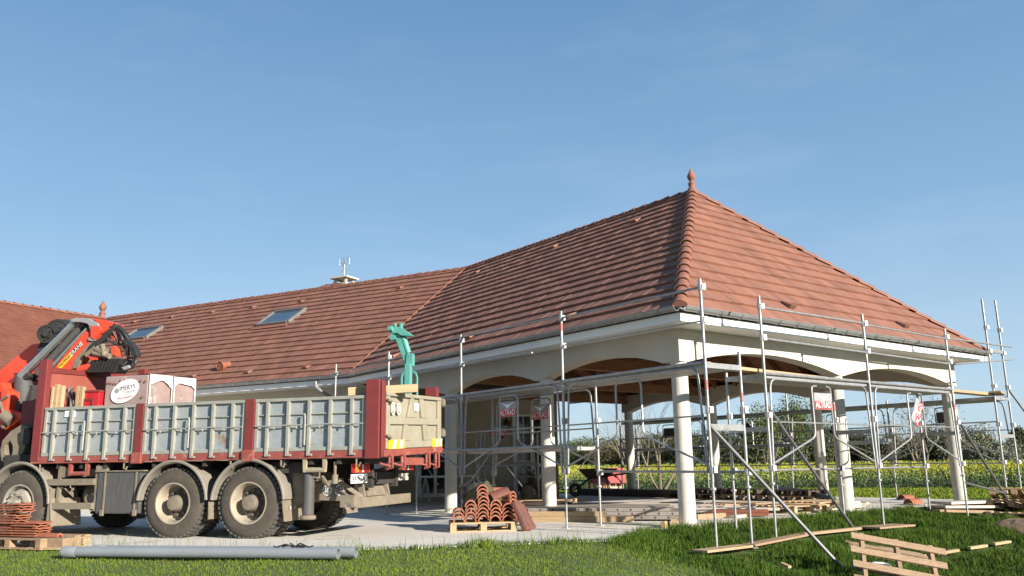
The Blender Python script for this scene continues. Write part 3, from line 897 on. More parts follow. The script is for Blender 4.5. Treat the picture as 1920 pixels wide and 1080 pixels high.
# posts
def post(s0, s1, w0, w1, z0, z1, m='tred', name='stake_post'):
    b = MB(); TB(b, s0, s1, w0, w1, z0, z1); return b.build(name, m, truck, bevel=0.008)
for w0 in (-0.02, 2.40):
    for s0, s1 in ((2.065, 1.925), (0.115, -0.045)):
        post(s0, s1, w0, w0 + 0.08, 1.15, 2.05)
        cl = MB(); TB(cl, s0 + 0.02, s1 - 0.02, w0 - 0.02, w0 + 0.07, 1.12, 1.29); cl.build('post_socket', 'tredlow', truck, bevel=0.01)
    b = MB(); p = [TR(-1.87, w0 - 0.012, 1.13), TR(-2.09, w0 - 0.012, 1.13), TR(-2.09, w0 - 0.012, 2.24), TR(-2.06, w0 - 0.012, 2.27), TR(-1.90, w0 - 0.012, 2.27), TR(-1.87, w0 - 0.012, 2.25)]
    b.prism(p, W * 0.11); b.build('rear_post', 'tred', truck, bevel=0.01)
    if w0 < 0:
        b = MB(); TB(b, -2.095, -2.13, 0.0, 0.13, 1.15, 2.25); b.build('post_flange', 'tred', truck, bevel=0.012)
post(4.02, 3.86, -0.015, 0.10, 1.19, 2.84, name='headboard_post'); post(4.02, 3.86, 2.36, 2.47, 1.19, 2.84, name='headboard_post')
b = MB(); TB(b, 3.92, 3.88, 0.1, 2.36, 1.255, 2.70); hb = b.build('headboard', M['hbred'], truck)
b = MB(); TB(b, 3.935, 3.86, 0.1, 2.36, 2.62, 2.705); TB(b, 3.879, 3.86, 0.1, 2.36, 2.05, 2.11); b.build('headboard_rail', 'tred', hb)

# tailgate
g0 = -2.10
b = MB(); TB(b, g0 + 0.03, g0, 0.13, 2.46, 1.255, 2.085); gate = b.build('tailgate', 'gate', truck)
b = MB()
def GT(a0, a1, b0, b1, th=0.045, a2=None, a3=None):
    # raised rib on the gate; a = across 0..1, b = height 0..1
    a2 = a0 if a2 is None else a2; a3 = a1 if a3 is None else a3
    def q(a, z): return TR(g0, 0.13 + 2.33 * a, 1.255 + 0.83 * z)
    b.prism([q(a0, b0), q(a1, b0), q(a3, b1), q(a2, b1)], T * -th)
GT(0, 1, 0.93, 1.0, 0.05); GT(0, 1, 0, 0.13, 0.045); GT(0, 0.055, 0.13, 0.93); GT(0.935, 1, 0.13, 0.93); GT(0.055, 0.935, 0.43, 0.56, 0.044)
GT(0.35, 0.50, 0.56, 0.93, 0.0445, 0.41, 0.46); GT(0.61, 0.71, 0.56, 0.93, 0.0445, 0.57, 0.64)
GT(0.27, 0.39, 0.13, 0.43, 0.0445, 0.30, 0.36); GT(0.66, 0.76, 0.13, 0.43, 0.0445, 0.63, 0.71)
b.build('gate_rib', 'gate', gate, bevel=0.012)
def gq(a, z, e): return TR(g0 - e, 0.13 + 2.33 * a, 1.255 + 0.83 * z)
for a0, a1 in ((0.02, 0.27), (0.80, 0.995)):
    b = MB(); b.prism([gq(a0, 0.0, 0.05), gq(a1, 0.0, 0.05), gq(a1, 0.155, 0.05), gq(a0, 0.155, 0.05)], T * -0.012); wp = b.build('warning_plate', 'yellow', truck)
    for k in range(2):
        x = a0 + (a1 - a0) * (0.20 + 0.42 * k)
        b = MB(); b.poly([gq(x, 0.006, 0.0655), gq(x + 0.05, 0.006, 0.0655), gq(x + 0.075, 0.15, 0.0655), gq(x + 0.028, 0.15, 0.0655)]); b.build('stripe', 'white', wp)
def disc(c, n_, r, m, name, parent, k=24, e1=None, sx=1.0):
    b = MB(); e1 = V(e1).normalized(); e2 = V(n_).cross(e1).normalized()
    b.poly([V(c) + e1 * math.cos(2 * math.pi * i / k) * r * sx + e2 * math.sin(2 * math.pi * i / k) * r for i in range(k)])
    return b.build(name, m, parent)
for a, s_ in ((0.095, '80'), (0.185, '90')):
    dsk = disc(gq(a, 0.71, 0.047), -T, 0.088, 'white', 'speed_disc', truck, e1=W)
    disc(gq(a, 0.71, 0.049), -T, 0.076, 'gate', 'disc_inner', dsk, e1=W)
    text_part(s_, 0.085, gq(a, 0.71, 0.0515), W, Z, 'white', 'lettering', dsk, 0.85)
b = MB(); TB(b, g0 - 0.052, g0 - 0.058, 1.17, 1.37, 1.83, 1.95); b.build('notice_plate', 'white', truck)
for z in (2.0, 1.48):
    b = MB(); TB(b, g0 + 0.02, g0 - 0.07, 2.47, 2.60, z - 0.05, z + 0.05); b.tube([TR(g0 - 0.03, 2.56, z - 0.07), TR(g0 - 0.03, 2.56, z + 0.07)], 0.03, 8); b.build('gate_hinge', 'mud', truck)
    b = MB(); b.tube([TR(g0 - 0.06, 0.10, z - 0.03), TR(g0 - 0.10, 0.16, z - 0.05), TR(g0 - 0.06, 0.19, z - 0.09)], 0.02, 6); b.build('gate_latch', 'mud', truck)
b = MB(); TB(b, g0 + 0.0, g0 - 0.07, 0.0, 2.46, 1.15, 1.25); b.build('rear_beam', 'tredlow', truck, bevel=0.006)
b = MB(); TB(b, g0 + 0.0, g0 - 0.05, 0.75, 1.62, 1.03, 1.145); b.build('rear_step', 'tredlow', truck, bevel=0.006)
for w_ in (0.15, 0.62, 1.66, 2.1):
    b = MB()
    b.tube([TR(g0 - 0.05, w_, 1.18), TR(g0 - 0.13, w_, 1.15), TR(g0 - 0.13, w_, 1.0), TR(g0 - 0.05, w_, 0.98), TR(g0 - 0.03, w_ + 0.12, 1.0), TR(g0 - 0.03, w_ + 0.12, 1.15)], 0.022, 6)
    b.tube([TR(g0 - 0.02, w_ - 0.2, 1.06), TR(g0 - 0.08, w_ - 0.08, 1.03), TR(g0 - 0.08, w_ + 0.02, 1.05)], 0.017, 6)
    b.build('lashing_hook', 'tredlow', truck, smooth=True)
for s in (3.1, -1.05):
    b = MB()
    for ds in (-0.16, 0.16): b.prism([TR(s + ds - 0.03, 0.02, 1.15), TR(s + ds + 0.03, 0.02, 1.15), TR(s + ds + 0.02, 0.02, 0.95), TR(s + ds - 0.02, 0.02, 0.95)], W * 0.05)
    b.tube([TR(s - 0.17, 0.05, 0.98), TR(s + 0.17, 0.05, 0.98)], 0.035, 8)
    b.build('winch', 'tredlow', truck)
for s in (2.25, 3.85, 0.35, -0.5, -1.72):
    b = MB(); b.tube([TR(s, 0.03, 1.15), TR(s, 0.03, 1.05), TR(s - 0.05, 0.02, 1.03), TR(s - 0.07, 0.02, 1.08)], 0.014, 5); b.build('rope_hook', 'mud', truck)

# wheels
def tyre(mb, c, ax, r=0.515, wd=0.29):
    prof = [(0.30, 0.0), (0.36, -0.005), (0.44, 0.0), (0.485, 0.018), (0.505, 0.045), (r, 0.075), (r, wd - 0.075), (0.505, wd - 0.045), (0.485, wd - 0.018), (0.44, wd), (0.30, wd)]
    mb.lathe(prof, c, ax, 48)
def lugs(c, ax, r=0.515, wd=0.29):
    b = MB()
    x = (Z - ax * ax.dot(Z)).normalized(); y = ax.cross(x)
    n = 44
    for k in range(n):
        for side in (0, 1):
            a = 2 * math.pi * (k + 0.5 * side) / n
            rd = x * math.cos(a) + y * math.sin(a); tg = -x * math.sin(a) + y * math.cos(a)
            h0 = 0.03 if side == 0 else wd * 0.52
            b.prism([c + rd * (r - 0.02) + ax * h0 - tg * 0.024, c + rd * (r - 0.02) + ax * h0 + tg * 0.024, c + rd * (r - 0.02) + ax * (h0 + wd * 0.40) + tg * 0.030, c + rd * (r - 0.02) + ax * (h0 + wd * 0.40) - tg * 0.018], rd * 0.034)
    return b
def wheel(s, w0, sgn, front=False):
    c = TR(s, w0, 0.515); ax = W * sgn
    b = MB(); tyre(b, c, ax)
    wh = b.build('wheel', 'tyre', truck, smooth=True)
    if not front:
        b = MB(); tyre(b, c + ax * 0.33, ax); b.build('inner_tyre', 'tyre', wh, smooth=True)
    lugs(c, ax).build('tread', 'tread', wh)
    if not front: lugs(c + ax * 0.33, ax).build('tread', 'tread', wh)
    r = MB()
    if not front:
        r.lathe([(0.305, 0.0), (0.31, -0.012), (0.29, -0.012), (0.278, 0.01), (0.262, 0.05), (0.252, 0.17), (0.245, 0.20), (0.21, 0.205), (0.0, 0.205)], c, ax, 40)
        r.build('rim', 'rim', wh, smooth=True)
        h = MB(); h.lathe([(0.215, 0.204), (0.205, 0.175), (0.15, 0.165), (0.12, 0.10), (0.115, 0.015), (0.10, -0.005), (0.0, -0.012)], c, ax, 28)
        for k in range(10):
            a = 2 * math.pi * k / 10
            q = c + (Z * math.cos(a) + T * math.sin(a)) * 0.175 + ax * 0.17
            h.tube([q, q - ax * 0.045], 0.018, 6)
        h.build('hub', 'hub', wh, smooth=True)
        hc = MB(); hc.lathe([(0.0, -0.016), (0.102, -0.006), (0.10, 0.03)], c, ax, 8); hc.build('hub_cap', 'mud', wh)
    else:
        r.lathe([(0.305, 0.0), (0.31, -0.012), (0.288, -0.012), (0.275, 0.02), (0.265, 0.055), (0.245, 0.06), (0.215, -0.02), (0.15, -0.045), (0.125, -0.04), (0.12, -0.02), (0.075, -0.02), (0.07, -0.085), (0.055, -0.095), (0.0, -0.095)], c, ax, 40)
        for k in range(10):
            a = 2 * math.pi * k / 10
            q = c + (Z * math.cos(a) + T * math.sin(a)) * 0.168 - ax * 0.03
            r.tube([q, q - ax * 0.045], 0.017, 6)
        r.build('rim', M['rimf'], wh, smooth=True)
        hl = MB()
        for k in range(10):
            a = 2 * math.pi * (k + 0.5) / 10
            q = c + (Z * math.cos(a) + T * math.sin(a)) * 0.238 + ax * 0.03
            hl.tube([q + ax * 0.03, q - ax * 0.012], [0.03, 0.027], 8)
        hl.build('hand_holes', 'chass', wh)
M['rimf'] = mat('dusty_front_rim', (0.36, 0.325, 0.27), (0.24, 0.21, 0.17), 7, 0.55, metal=0.2)
for s in (0.01, 1.31):
    wheel(s, 0.02, 1); wheel(s, 2.44, -1)
for s in (4.2, 5.95):
    wheel(s, 0.03, 1, True); wheel(s, 2.43, -1, True)
# mudguards
def guard(s, w0, w1, r=0.60, a0=-15, a1=195, name='mudguard'):
    b = MB(); n = 26
    vs = []
    for rr in (r, r - 0.022):
        for k in range(n + 1):
            a = R_(a0 + (a1 - a0) * k / n)
            zz = 0.52 + math.sin(a) * rr * 1.03
            ss = s + math.cos(a) * rr
            for w_ in (w0, w1): vs.append(W2 + T * ss + W * w_ + Z * zz)
    m = 2 * (n + 1)
    fs = []
    for k in range(n):
        i = 2 * k
        fs += [(i, i + 1, i + 3, i + 2), (m + i + 1, m + i, m + i + 2, m + i + 3), (i, i + 2, m + i + 2, m + i), (i + 1, m + i + 1, m + i + 3, i + 3)]
    fs += [(0, m, m + 1, 1), (2 * n, 2 * n + 1, m + 2 * n + 1, m + 2 * n)]
    b.add(vs, fs)
    for k in (0.0,):
        pts = []
        for k2 in range(n + 1):
            a = R_(a0 + (a1 - a0) * k2 / n)
            pts.append(W2 + T * (s + math.cos(a) * (r + 0.005)) + W * w0 + Z * (0.52 + math.sin(a) * r * 1.04))
        b.tube(pts, 0.022, 6)
    b.build(name, 'fender', truck, smooth=True)
for w0, w1 in ((-0.02, 0.62), (1.84, 2.48)):
    guard(1.31, w0, w1, 0.60, 4, 176); guard(0.01, w0, w1, 0.60, 4, 176)
    guard(4.2, w0, w1, 0.62, -5, 180)
for w0 in (0.0, 1.9):
    b = MB(); b.prism([TR(-0.55, w0, 0.55), TR(-0.60, w0, 0.25), TR(-0.60, w0 + 0.56, 0.25), TR(-0.55, w0 + 0.56, 0.55)], T * -0.015); b.build('mud_flap', 'mud', truck)
    b = MB(); b.prism([TR(0.68, w0, 0.55), TR(0.67, w0, 0.28), TR(0.67, w0 + 0.56, 0.28), TR(0.68, w0 + 0.56, 0.55)], T * -0.015); b.build('mud_flap', 'mud', truck)
    b = MB(); b.prism([TR(3.58, w0, 0.60), TR(3.52, w0, 0.17), TR(3.40, w0, 0.17), TR(3.40, w0 + 0.5, 0.17), TR(3.45, w0 + 0.5, 0.60)], T * -0.02)
    b.obb(TR(3.60, w0, 0.2), T * -0.03, W * 0.55, Z * 0.55); b.build('mud_flap', 'mud', truck)
text_part('A', 0.05, TR(-0.60, 0.14, 0.44) - T * 0.025, W, Z, 'white', 'lettering', truck)
text_part('X', 0.05, TR(-0.61, 0.25, 0.44) - T * 0.025, W, Z, 'white', 'lettering', truck)
# underfloor boxes
b = MB(); TB(b, 2.74, 1.93, 0.05, 0.62, 0.36, 1.0); b.build('battery_box', 'tank', truck, bevel=0.02)
b = MB()
TB(b, 2.78, 1.88, 0.03, 0.6, 1.0, 1.02)
for s in (2.60, 2.03): TB(b, s, s - 0.025, 0.035, 0.05, 0.34, 1.0)
for s in (2.62, 2.02): TB(b, s, s - 0.05, 0.01, 0.05, 0.33, 0.42)
b.build('box_lid', 'mud', truck)
b = MB()
TB(b, 3.68, 2.78, 0.02, 0.07, 0.80, 0.90); TB(b, 3.60, 2.78, 0.02, 0.07, 0.43, 0.53)
b.build('side_guard', M['guard'] if 'guard' in M else 'mud', truck, bevel=0.006)
M['guard'] = mat('guard_rail', (0.340, 0.293, 0.200), (0.255, 0.212, 0.140), 5, 0.7)
truck.children[-1].data.materials[0] = M['guard']
for s_, pr_ in ((3.52, [(3.5, 1.12), (3.3, 1.05), (3.32, 0.95), (3.42, 0.92), (3.5, 0.95)]), (2.80, [(2.78, 1.12), (2.6, 1.05), (2.6, 1.0), (2.78, 0.95)])):
    b = MB(); TB(b, s_, s_ - 0.05, 0.07, 0.12, 0.40, 1.1)
    b.prism([TR(p_[0], 0.08, p_[1]) for p_ in pr_], W * 0.05)
    b.build('guard_bracket', 'mud', truck)
b = MB(); b.tube([TR(3.22, 0.5, 0.63), TR(2.82, 0.5, 0.63)], 0.19, 20); TB(b, 3.2, 2.85, 0.25, 0.65, 0.93, 1.05); b.build('silencer', 'mud', truck, smooth=True)
b = MB(); b.tube([TR(3.1, 0.34, 0.60), TR(2.9, 0.2, 0.60), TR(2.85, 0.04, 0.60)], 0.075, 16, caps=False); b.build('exhaust_pipe', 'mud', truck, smooth=True)
b = MB(); b.lathe([(0, 0.0), (0.066, 0.0)], TR(2.855, 0.06, 0.60), -W, 16); b.build('exhaust_mouth', 'ink', truck)
for zz in (0.80, 0.84):
    pass
# rear jack leg
b = MB(); b.tube([TR(-0.90, 0.16, 0.34), TR(-0.90, 0.16, 1.02)], 0.085, 16); b.build('jack_leg', 'tank', truck, smooth=True)
b = MB(); b.lathe([(0, 0.27), (0.11, 0.27), (0.125, 0.29), (0.11, 0.33), (0.06, 0.34), (0.05, 0.42), (0, 0.42)], W2 + T * -0.90 + W * 0.16, Z, 18); b.build('jack_foot', 'mud', truck, smooth=True)
b = MB(); TB(b, -0.8, -0.99, 0.24, 0.9, 0.82, 1.0); b.build('jack_beam', 'mud', truck)
b = MB(); TB(b, -0.98, -1.05, 0.12, 0.22, 0.86, 1.02); b.build('jack_bracket', 'mud', truck)
b = MB()
TB(b, -0.55, -0.8, 0.3, 0.75, 0.5, 0.95); b.tube([TR(-0.6, 0.35, 0.75), TR(-0.75, 0.3, 0.95), TR(-1.0, 0.4, 1.0)], 0.03, 6)
b.tube([TR(-1.0, 0.35, 0.9), TR(-1.15, 0.3, 0.75), TR(-1.2, 0.4, 0.65), TR(-1.05, 0.45, 0.6)], 0.025, 6)
b.lathe([(0, 0), (0.14, 0), (0.16, 0.1), (0.14, 0.3), (0, 0.3)], TR(-0.55, 0.35, 0.85), W, 14)
TB(b, -1.1, -1.5, 0.45, 1.0, 0.60, 0.66); TB(b, -0.95, -1.3, 0.3, 0.42, 0.72, 0.78)
b.build('air_tank', 'mud', truck, smooth=True)
b = MB(); b.prism([TR(-1.02, 0.30, 0.80), TR(-1.36, 0.30, 0.86), TR(-1.44, 0.30, 0.52), TR(-1.0, 0.30, 0.54)], W * 0.04); fp = b.build('rear_bracket_plate', 'mud', truck)
for s, t_ in ((-1.13, '60'), (-1.33, '80')):
    d_ = disc(TR(s, 0.294, 0.68), -W, 0.075, 'white', 'speed_disc', truck, e1=T)
    disc(TR(s, 0.291, 0.68), -W, 0.062, 'mud', 'disc_inner', d_, e1=T)
    text_part(t_, 0.07, TR(s, 0.288, 0.68), -T, Z, 'white', 'lettering', d_, 0.85)
# underrun bumper, lights, plate
b = MB(); b.bar(TR(-1.62, 0.02, 0.50), TR(-1.68, 2.16, 0.50), 0.07, 0.15); b.build('underrun_bumper', 'mud', truck, bevel=0.008)
b = MB(); b.lathe([(0, 0), (0.05, 0), (0.05, 0.02), (0, 0.02)], TR(-1.62, 0.0, 0.47), -W, 14); b.build('reflector', 'rim', truck)
b = MB()
for w_ in (0.55, 1.45):
    b.bar(TR(-1.6, w_, 0.55), TR(-1.35, w_ - 0.35, 0.82), 0.05, 0.06); b.bar(TR(-1.6, w_, 0.55), TR(-1.5, w_, 1.0), 0.05, 0.08)
b.prism([TR(-1.58, 0.75, 0.58), TR(-1.60, 1.55, 0.58), TR(-1.45, 1.3, 0.84), TR(-1.45, 0.9, 0.84)], T * 0.03)
b.bar(TR(-1.45, 0.4, 0.82), TR(-1.47, 1.55, 0.82), 0.05, 0.05)
b.build('bumper_bracket', 'mud', truck)
b = MB(); TB(b, -1.5, -1.72, -0.02, 0.13, 0.45, 0.62); b.bar(TR(-1.55, 0.1, 0.6), TR(-1.2, 0.35, 0.72), 0.05, 0.05); b.build('bumper_end', 'mud', truck)
def lamp(s, w0, w1, z0, z1):
    b = MB(); TB(b, s, s - 0.06, w0, w1, z0, z1); o = b.build('tail_light', 'redlight', truck, bevel=0.01)
    k = w1 - w0
    b = MB(); TB(b, s - 0.0605, s - 0.063, w0 + k * 0.03, w0 + k * 0.27, z0 + 0.01, z1 - 0.01); b.build('indicator', 'amber', o)
    b = MB(); TB(b, s - 0.0605, s - 0.063, w0 + k * 0.47, w0 + k * 0.56, z0 + 0.01, z1 - 0.01); b.build('reversing_lamp', 'white', o)
lamp(-1.62, 0.06, 0.60, 0.93, 1.06); lamp(-1.62, 1.86, 2.36, 0.95, 1.07)
b = MB(); TB(b, -1.64, -1.65, 0.02, 0.56, 0.78, 0.91); npl = b.build('number_plate', 'white', truck)
text_part('AX 373 NT', 0.10, TR(-1.656, 0.29, 0.845), W, Z, 'ink', 'lettering', npl, 0.74)
b = MB(); TB(b, -1.64, -1.65, 1.78, 2.20, 0.79, 0.90); b.build('blank_plate', 'paleplank', truck)
b = MB(); b.tube([TR(-1.35, 0.1, 1.1), TR(-1.35, 0.1, 0.9)], 0.022, 6); b.lathe([(0, 0), (0.045, 0), (0.045, 0.13), (0, 0.13)], TR(-1.35, 0.1, 0.78), Z, 10); b.build('chain_hook', 'mud', truck)

# cab, mostly out of the frame
b = MB()
cp = [(6.15, 1.0), (8.0, 0.75), (8.12, 1.5), (7.75, 2.55), (7.5, 2.78), (6.25, 2.80), (6.15, 2.65)]
b.prism([TR(s, 0.03, z) for s, z in cp], TR(6, 2.43, 0.5) - TR(6, 0.03, 0.5))
cb_ = b.build('cab', 'crimson', truck, bevel=0.04)
b = MB(); b.prism([TR(s, 0.02, z) for s, z in ((6.75, 1.7), (7.85, 1.6), (7.62, 2.45), (6.75, 2.45))], W * -0.004); b.build('side_window', 'glass', cb_)
b = MB(); b.prism([TR(8.10, 0.15, 1.6), TR(8.10, 2.3, 1.6), TR(7.77, 2.3, 2.5), TR(7.77, 0.15, 2.5)], T * 0.012); b.build('windscreen', 'glass', cb_)
b = MB(); TB(b, 7.9, 8.15, 0.0, 2.46, 0.45, 0.95); b.build('bumper', 'fender', cb_, bevel=0.03)

# loader crane, folded across behind the cab
def TP(pts, w_): return [TX(x, y, w_) for x, y in pts]
def cprism(name, pts, w0, th, m, parent=truck, bevel=0.012):
    b = MB(); b.prism(TP(pts, w0), W * th); return b.build(name, m, parent, bevel=bevel)
def ctube(mb, pts, w_, r, n=8):
    mb.tube([TX(p[0], p[1], w_ + (p[2] if len(p) > 2 else 0)) for p in pts], r, n)
b = MB(); TB(b, 4.75, 5.55, 0.55, 1.9, 0.85, 1.45); b.tube([TR(5.15, 1.2, 1.4), TR(5.15, 1.2, 2.5)], [0.30, 0.24], 16); crane = b.build('crane_column', 'chass', truck)
# main boom (broad orange arm rising to the right)
mbm = cprism('main_boom', [(-60, 772), (-62, 745), (58, 646), (92, 640), (100, 655), (60, 712), (-30, 792)], 1.30, 0.34, 'orange', crane)
cprism('boom_plate', [(-20, 742), (46, 690), (52, 699), (10, 738), (0, 770)], 1.285, 0.02, 'tred', crane)
# motor drum on top
b = MB()
dc = TX(97, 626, 1.15)
ax_ = (T * 0.35 + W * 0.9 + Z * 0.15).normalized()
b.lathe([(0, -0.27), (0.05, -0.27), (0.055, -0.22), (0.13, -0.215), (0.135, -0.235), (0.165, -0.235), (0.17, -0.20), (0.17, -0.10), (0.145, -0.09), (0.145, -0.05), (0.18, -0.04), (0.18, 0.2), (0, 0.22)], dc, ax_, 22)
d2 = dc - T * 0.19 + Z * 0.06
b.lathe([(0, -0.20), (0.05, -0.20), (0.06, -0.15), (0.16, -0.145), (0.165, -0.16), (0.195, -0.16), (0.20, -0.12), (0.20, 0.05), (0.17, 0.06), (0.17, 0.10), (0.20, 0.11), (0.20, 0.24), (0, 0.26)], d2, ax_, 22)
for q_ in (dc - ax_ * 0.225, d2 - ax_ * 0.155):
    for k in range(6):
        e_ = (Z * math.cos(k * 1.047) + T * math.sin(k * 1.047)) * 0.10
        b.tube([q_ + e_, q_ + e_ - ax_ * 0.02], 0.014, 6)
b.build('hose_drum', 'rubber', crane, smooth=True)
cprism('drum_bracket', [(66, 658), (76, 640), (104, 648), (86, 662)], 1.05, 0.2, 'chass', crane)
# extension cylinders
b = MB(); ctube(b, [(38, 706), (142, 603)], 0.92, 0.062, 14); b.build('extension_rod', 'chrome', crane, smooth=True)
b = MB(); ctube(b, [(70, 700), (158, 607)], 0.98, 0.065, 12); b.build('boom_extension', 'tank', crane, smooth=True)
b = MB(); ctube(b, [(82, 704), (163, 616)], 0.90, 0.030, 10); b.build('hydraulic_pipe', 'chrome', crane, smooth=True)
cprism('boom_extension', [(66, 712), (80, 715), (168, 618), (160, 606)], 1.0, 0.20, 'tank', crane)
# crane head cap
cprism('boom_head', [(129, 600), (140, 596), (166, 597), (183, 606), (186, 612), (167, 612), (163, 607), (150, 604), (136, 604)], 0.82, 0.36, 'signgrey', crane)
# second boom with lettering
sb = cprism('second_boom', [(88, 706), (146, 634), (157, 621), (168, 622), (169, 641), (128, 700), (118, 712)], 0.85, 0.26, 'orange', crane)
cprism('boom_plate', [(134, 692), (140, 672), (168, 642), (176, 640), (160, 662), (146, 690)], 0.84, 0.03, 'mud', crane)
cprism('boom_nose', [(169, 611), (189, 612), (190, 619), (176, 637), (169, 634)], 0.80, 0.3, 'orange', crane)
cprism('boom_nose', [(172, 597), (196, 600), (211, 606), (204, 617), (188, 627), (189, 613), (183, 606)], 0.84, 0.3, 'orange', crane)
cprism('boom_nose', [(206, 618), (216, 617), (219, 630), (214, 638), (207, 632)], 0.84, 0.22, 'orange', crane)
cprism('boom_clamp', [(166, 612), (172, 612), (176, 636), (178, 638), (172, 640), (164, 638), (165, 633), (170, 630)], 0.815, 0.2, 'signgrey', crane)
yp = cprism('name_plate', [(109, 685), (131, 661), (136, 664), (135, 668), (115, 690), (110, 690)], 0.845, 0.006, 'yellow', crane, 0)
pR = (TX(134, 662, 0.84) - TX(110, 688, 0.84)).normalized(); pU = pR.cross(W).normalized()
if pU.z < 0: pU = -pU
text_part('PALFINGER', 0.055, TX(122.5, 675.5, 0.839), pR, pU, 'ink', 'lettering', crane, 0.80)
text_part('CRANE', 0.078, TX(142.5, 655, 0.839), pR, pU, 'white', 'lettering', crane, 0.95)
cprism('name_plate', [(131, 662), (147, 645), (152, 648), (136, 667)], 0.846, 0.005, 'ink', crane, 0)
# knuckle, tool head and hoses
cprism('knuckle_link', [(158, 664), (172, 642), (186, 634), (206, 614), (212, 608), (216, 613), (206, 626), (192, 640), (180, 652), (166, 668)], 0.78, 0.10, 'black', crane)
b = MB(); ctube(b, [(184, 655), (200, 662)], 0.80, 0.08, 14); ctube(b, [(176, 662), (206, 668)], 0.78, 0.05, 10); ctube(b, [(162, 666), (180, 652)], 0.80, 0.05, 10); ctube(b, [(192, 646), (196, 668)], 0.76, 0.045, 10); b.build('hydraulic_block', 'mud', crane, smooth=True)
cprism('tool_bracket', [(163, 668), (176, 664), (186, 669), (182, 675), (170, 676)], 0.78, 0.14, 'orange', crane)
cprism('tool_bracket', [(142, 690), (152, 684), (166, 682), (168, 686), (160, 694), (144, 696)], 0.80, 0.16, 'orange', crane)
cprism('tool_bracket', [(207, 652), (213, 648), (219, 655), (217, 668), (208, 664)], 0.80, 0.14, 'orange', crane)
bl_ = cprism('bellows', [(158, 698), (170, 677), (186, 671), (229, 672), (223, 686), (214, 698)], 0.82, 0.30, 'hose', crane)
b = MB()
for k in range(8):
    x0 = 164 + 6.6 * k
    b.prism(TP([(x0, 698), (x0 + 2.2, 698), (x0 + 14, 673), (x0 + 11.5, 673)], 0.80), W * 0.02)
b.build('bellows_pleat', M['rubber'], crane)
b = MB()
hs = [[(213, 607), (226, 618), (238, 632), (243, 648), (252, 660)], [(210, 611), (224, 626), (236, 642), (246, 655), (250, 668), (252, 685), (246, 692), (232, 690)], [(214, 612), (228, 628), (232, 650), (238, 668), (248, 672), (254, 660), (246, 648)],
      [(208, 616), (218, 632), (224, 648), (236, 646), (244, 652)], [(206, 612), (220, 622), (232, 640), (242, 656), (240, 676), (230, 686), (222, 684)], [(212, 609), (232, 622), (242, 640), (256, 664), (255, 680), (247, 690)], [(196, 628), (206, 640), (222, 648), (238, 645), (252, 652)]]
for i, h in enumerate(hs):
    # smooth each run
    pts = [TX(x, y, 0.80 + 0.05 * ((i + j) % 3)) for j, (x, y) in enumerate(h)]
    for _ in range(2):
        q = [pts[0]]
        for j in range(len(pts) - 1): q += [pts[j] * 0.75 + pts[j + 1] * 0.25, pts[j] * 0.25 + pts[j + 1] * 0.75]
        pts = q + [pts[-1]]
    b.tube(pts, 0.022, 7)
b.build('hydraulic_hoses', 'hose', crane, smooth=True)
cprism('hose_guard', [(243, 640), (250, 648), (257, 662), (256, 668), (247, 666), (242, 655)], 0.80, 0.12, 'hose', crane)
cprism('hose_guard', [(214, 607), (220, 608), (236, 628), (243, 640), (238, 645), (228, 640), (219, 626)], 0.82, 0.10, 'hose', crane)
cprism('hose_end', [(226, 689), (240, 684), (244, 690), (232, 694)], 0.80, 0.06, 'signgrey', crane)
# lower cylinder and stabiliser housing
cprism('cylinder_foot', [(24, 699), (54, 700), (56, 706), (48, 712), (32, 712), (29, 708)], 0.9, 0.3, 'black', crane)
b = MB(); b.tube([TX(42, 704, 1.0), TX(45, 730, 1.0), TX(38, 772, 1.0)], [0.13, 0.165, 0.12], 16); b.lathe([(0, -0.12), (0.12, -0.12), (0.12, 0.12), (0, 0.12)], TX(36, 764, 0.92), W, 16); b.build('lift_cylinder', 'tank', crane, smooth=True)
cprism('crane_housing', [(0, 792), (2, 726), (16, 734), (12, 768), (40, 776), (42, 784), (24, 798), (8, 806)], 0.62, 0.6, 'orange', crane)
cprism('crane_housing', [(-60, 800), (-40, 740), (2, 716), (14, 736), (8, 770), (0, 800)], 0.75, 0.7, 'orange', crane)
b = MB(); b.lathe([(0, 0), (0.05, 0), (0.055, 0.05), (0.03, 0.06), (0, 0.06)], TX(10, 798, 0.62), -W, 14); b.build('pivot_pin', 'mud', crane)
b = MB(); b.tube([TX(5, 778, 0.55), TX(22, 790, 0.6)], 0.10, 12); ctube(b, [(10, 786), (0, 752), (15, 742)], 0.6, 0.03, 8); b.build('hydraulic_motor', 'hub', crane, smooth=True)
# stabiliser swing plate with oval opening
def oval_plate():
    out = [(2, 864), (0, 845), (4, 826), (20, 808), (40, 796), (54, 800), (57, 812), (50, 828), (44, 846), (32, 866), (16, 874)]
    cx, cy, rx, ry = 16, 842, 7.5, 16
    b = MB(); n = len(out)
    inn = [(cx + rx * math.cos(a), cy + ry * math.sin(a)) for a in [math.atan2((p[1] - cy) / ry, (p[0] - cx) / rx) for p in out]]
    o3 = TP(out, 0.30); i3 = TP(inn, 0.30)
    th = W * 0.14
    vs = o3 + i3 + [p + th for p in o3] + [p + th for p in i3]
    fs = []
    for k in range(n):
        k2 = (k + 1) % n
        fs += [(k, k2, n + k2, n + k), (2 * n + k2, 2 * n + k, 3 * n + k, 3 * n + k2), (k, 2 * n + k, 2 * n + k2, k2), (n + k2, 3 * n + k2, 3 * n + k, n + k)]
    b.add(vs, fs)
    b.build('stabiliser_arm', 'mud', crane, bevel=0.01)
oval_plate()
cprism('stabiliser_head', [(38, 806), (54, 801), (57, 816), (54, 832), (42, 834), (38, 822)], 0.22, 0.12, 'chass', crane)
cprism('stabiliser_cover', [(32, 864), (34, 852), (46, 834), (50, 838), (48, 848), (36, 864)], 0.36, 0.2, 'orange', crane)
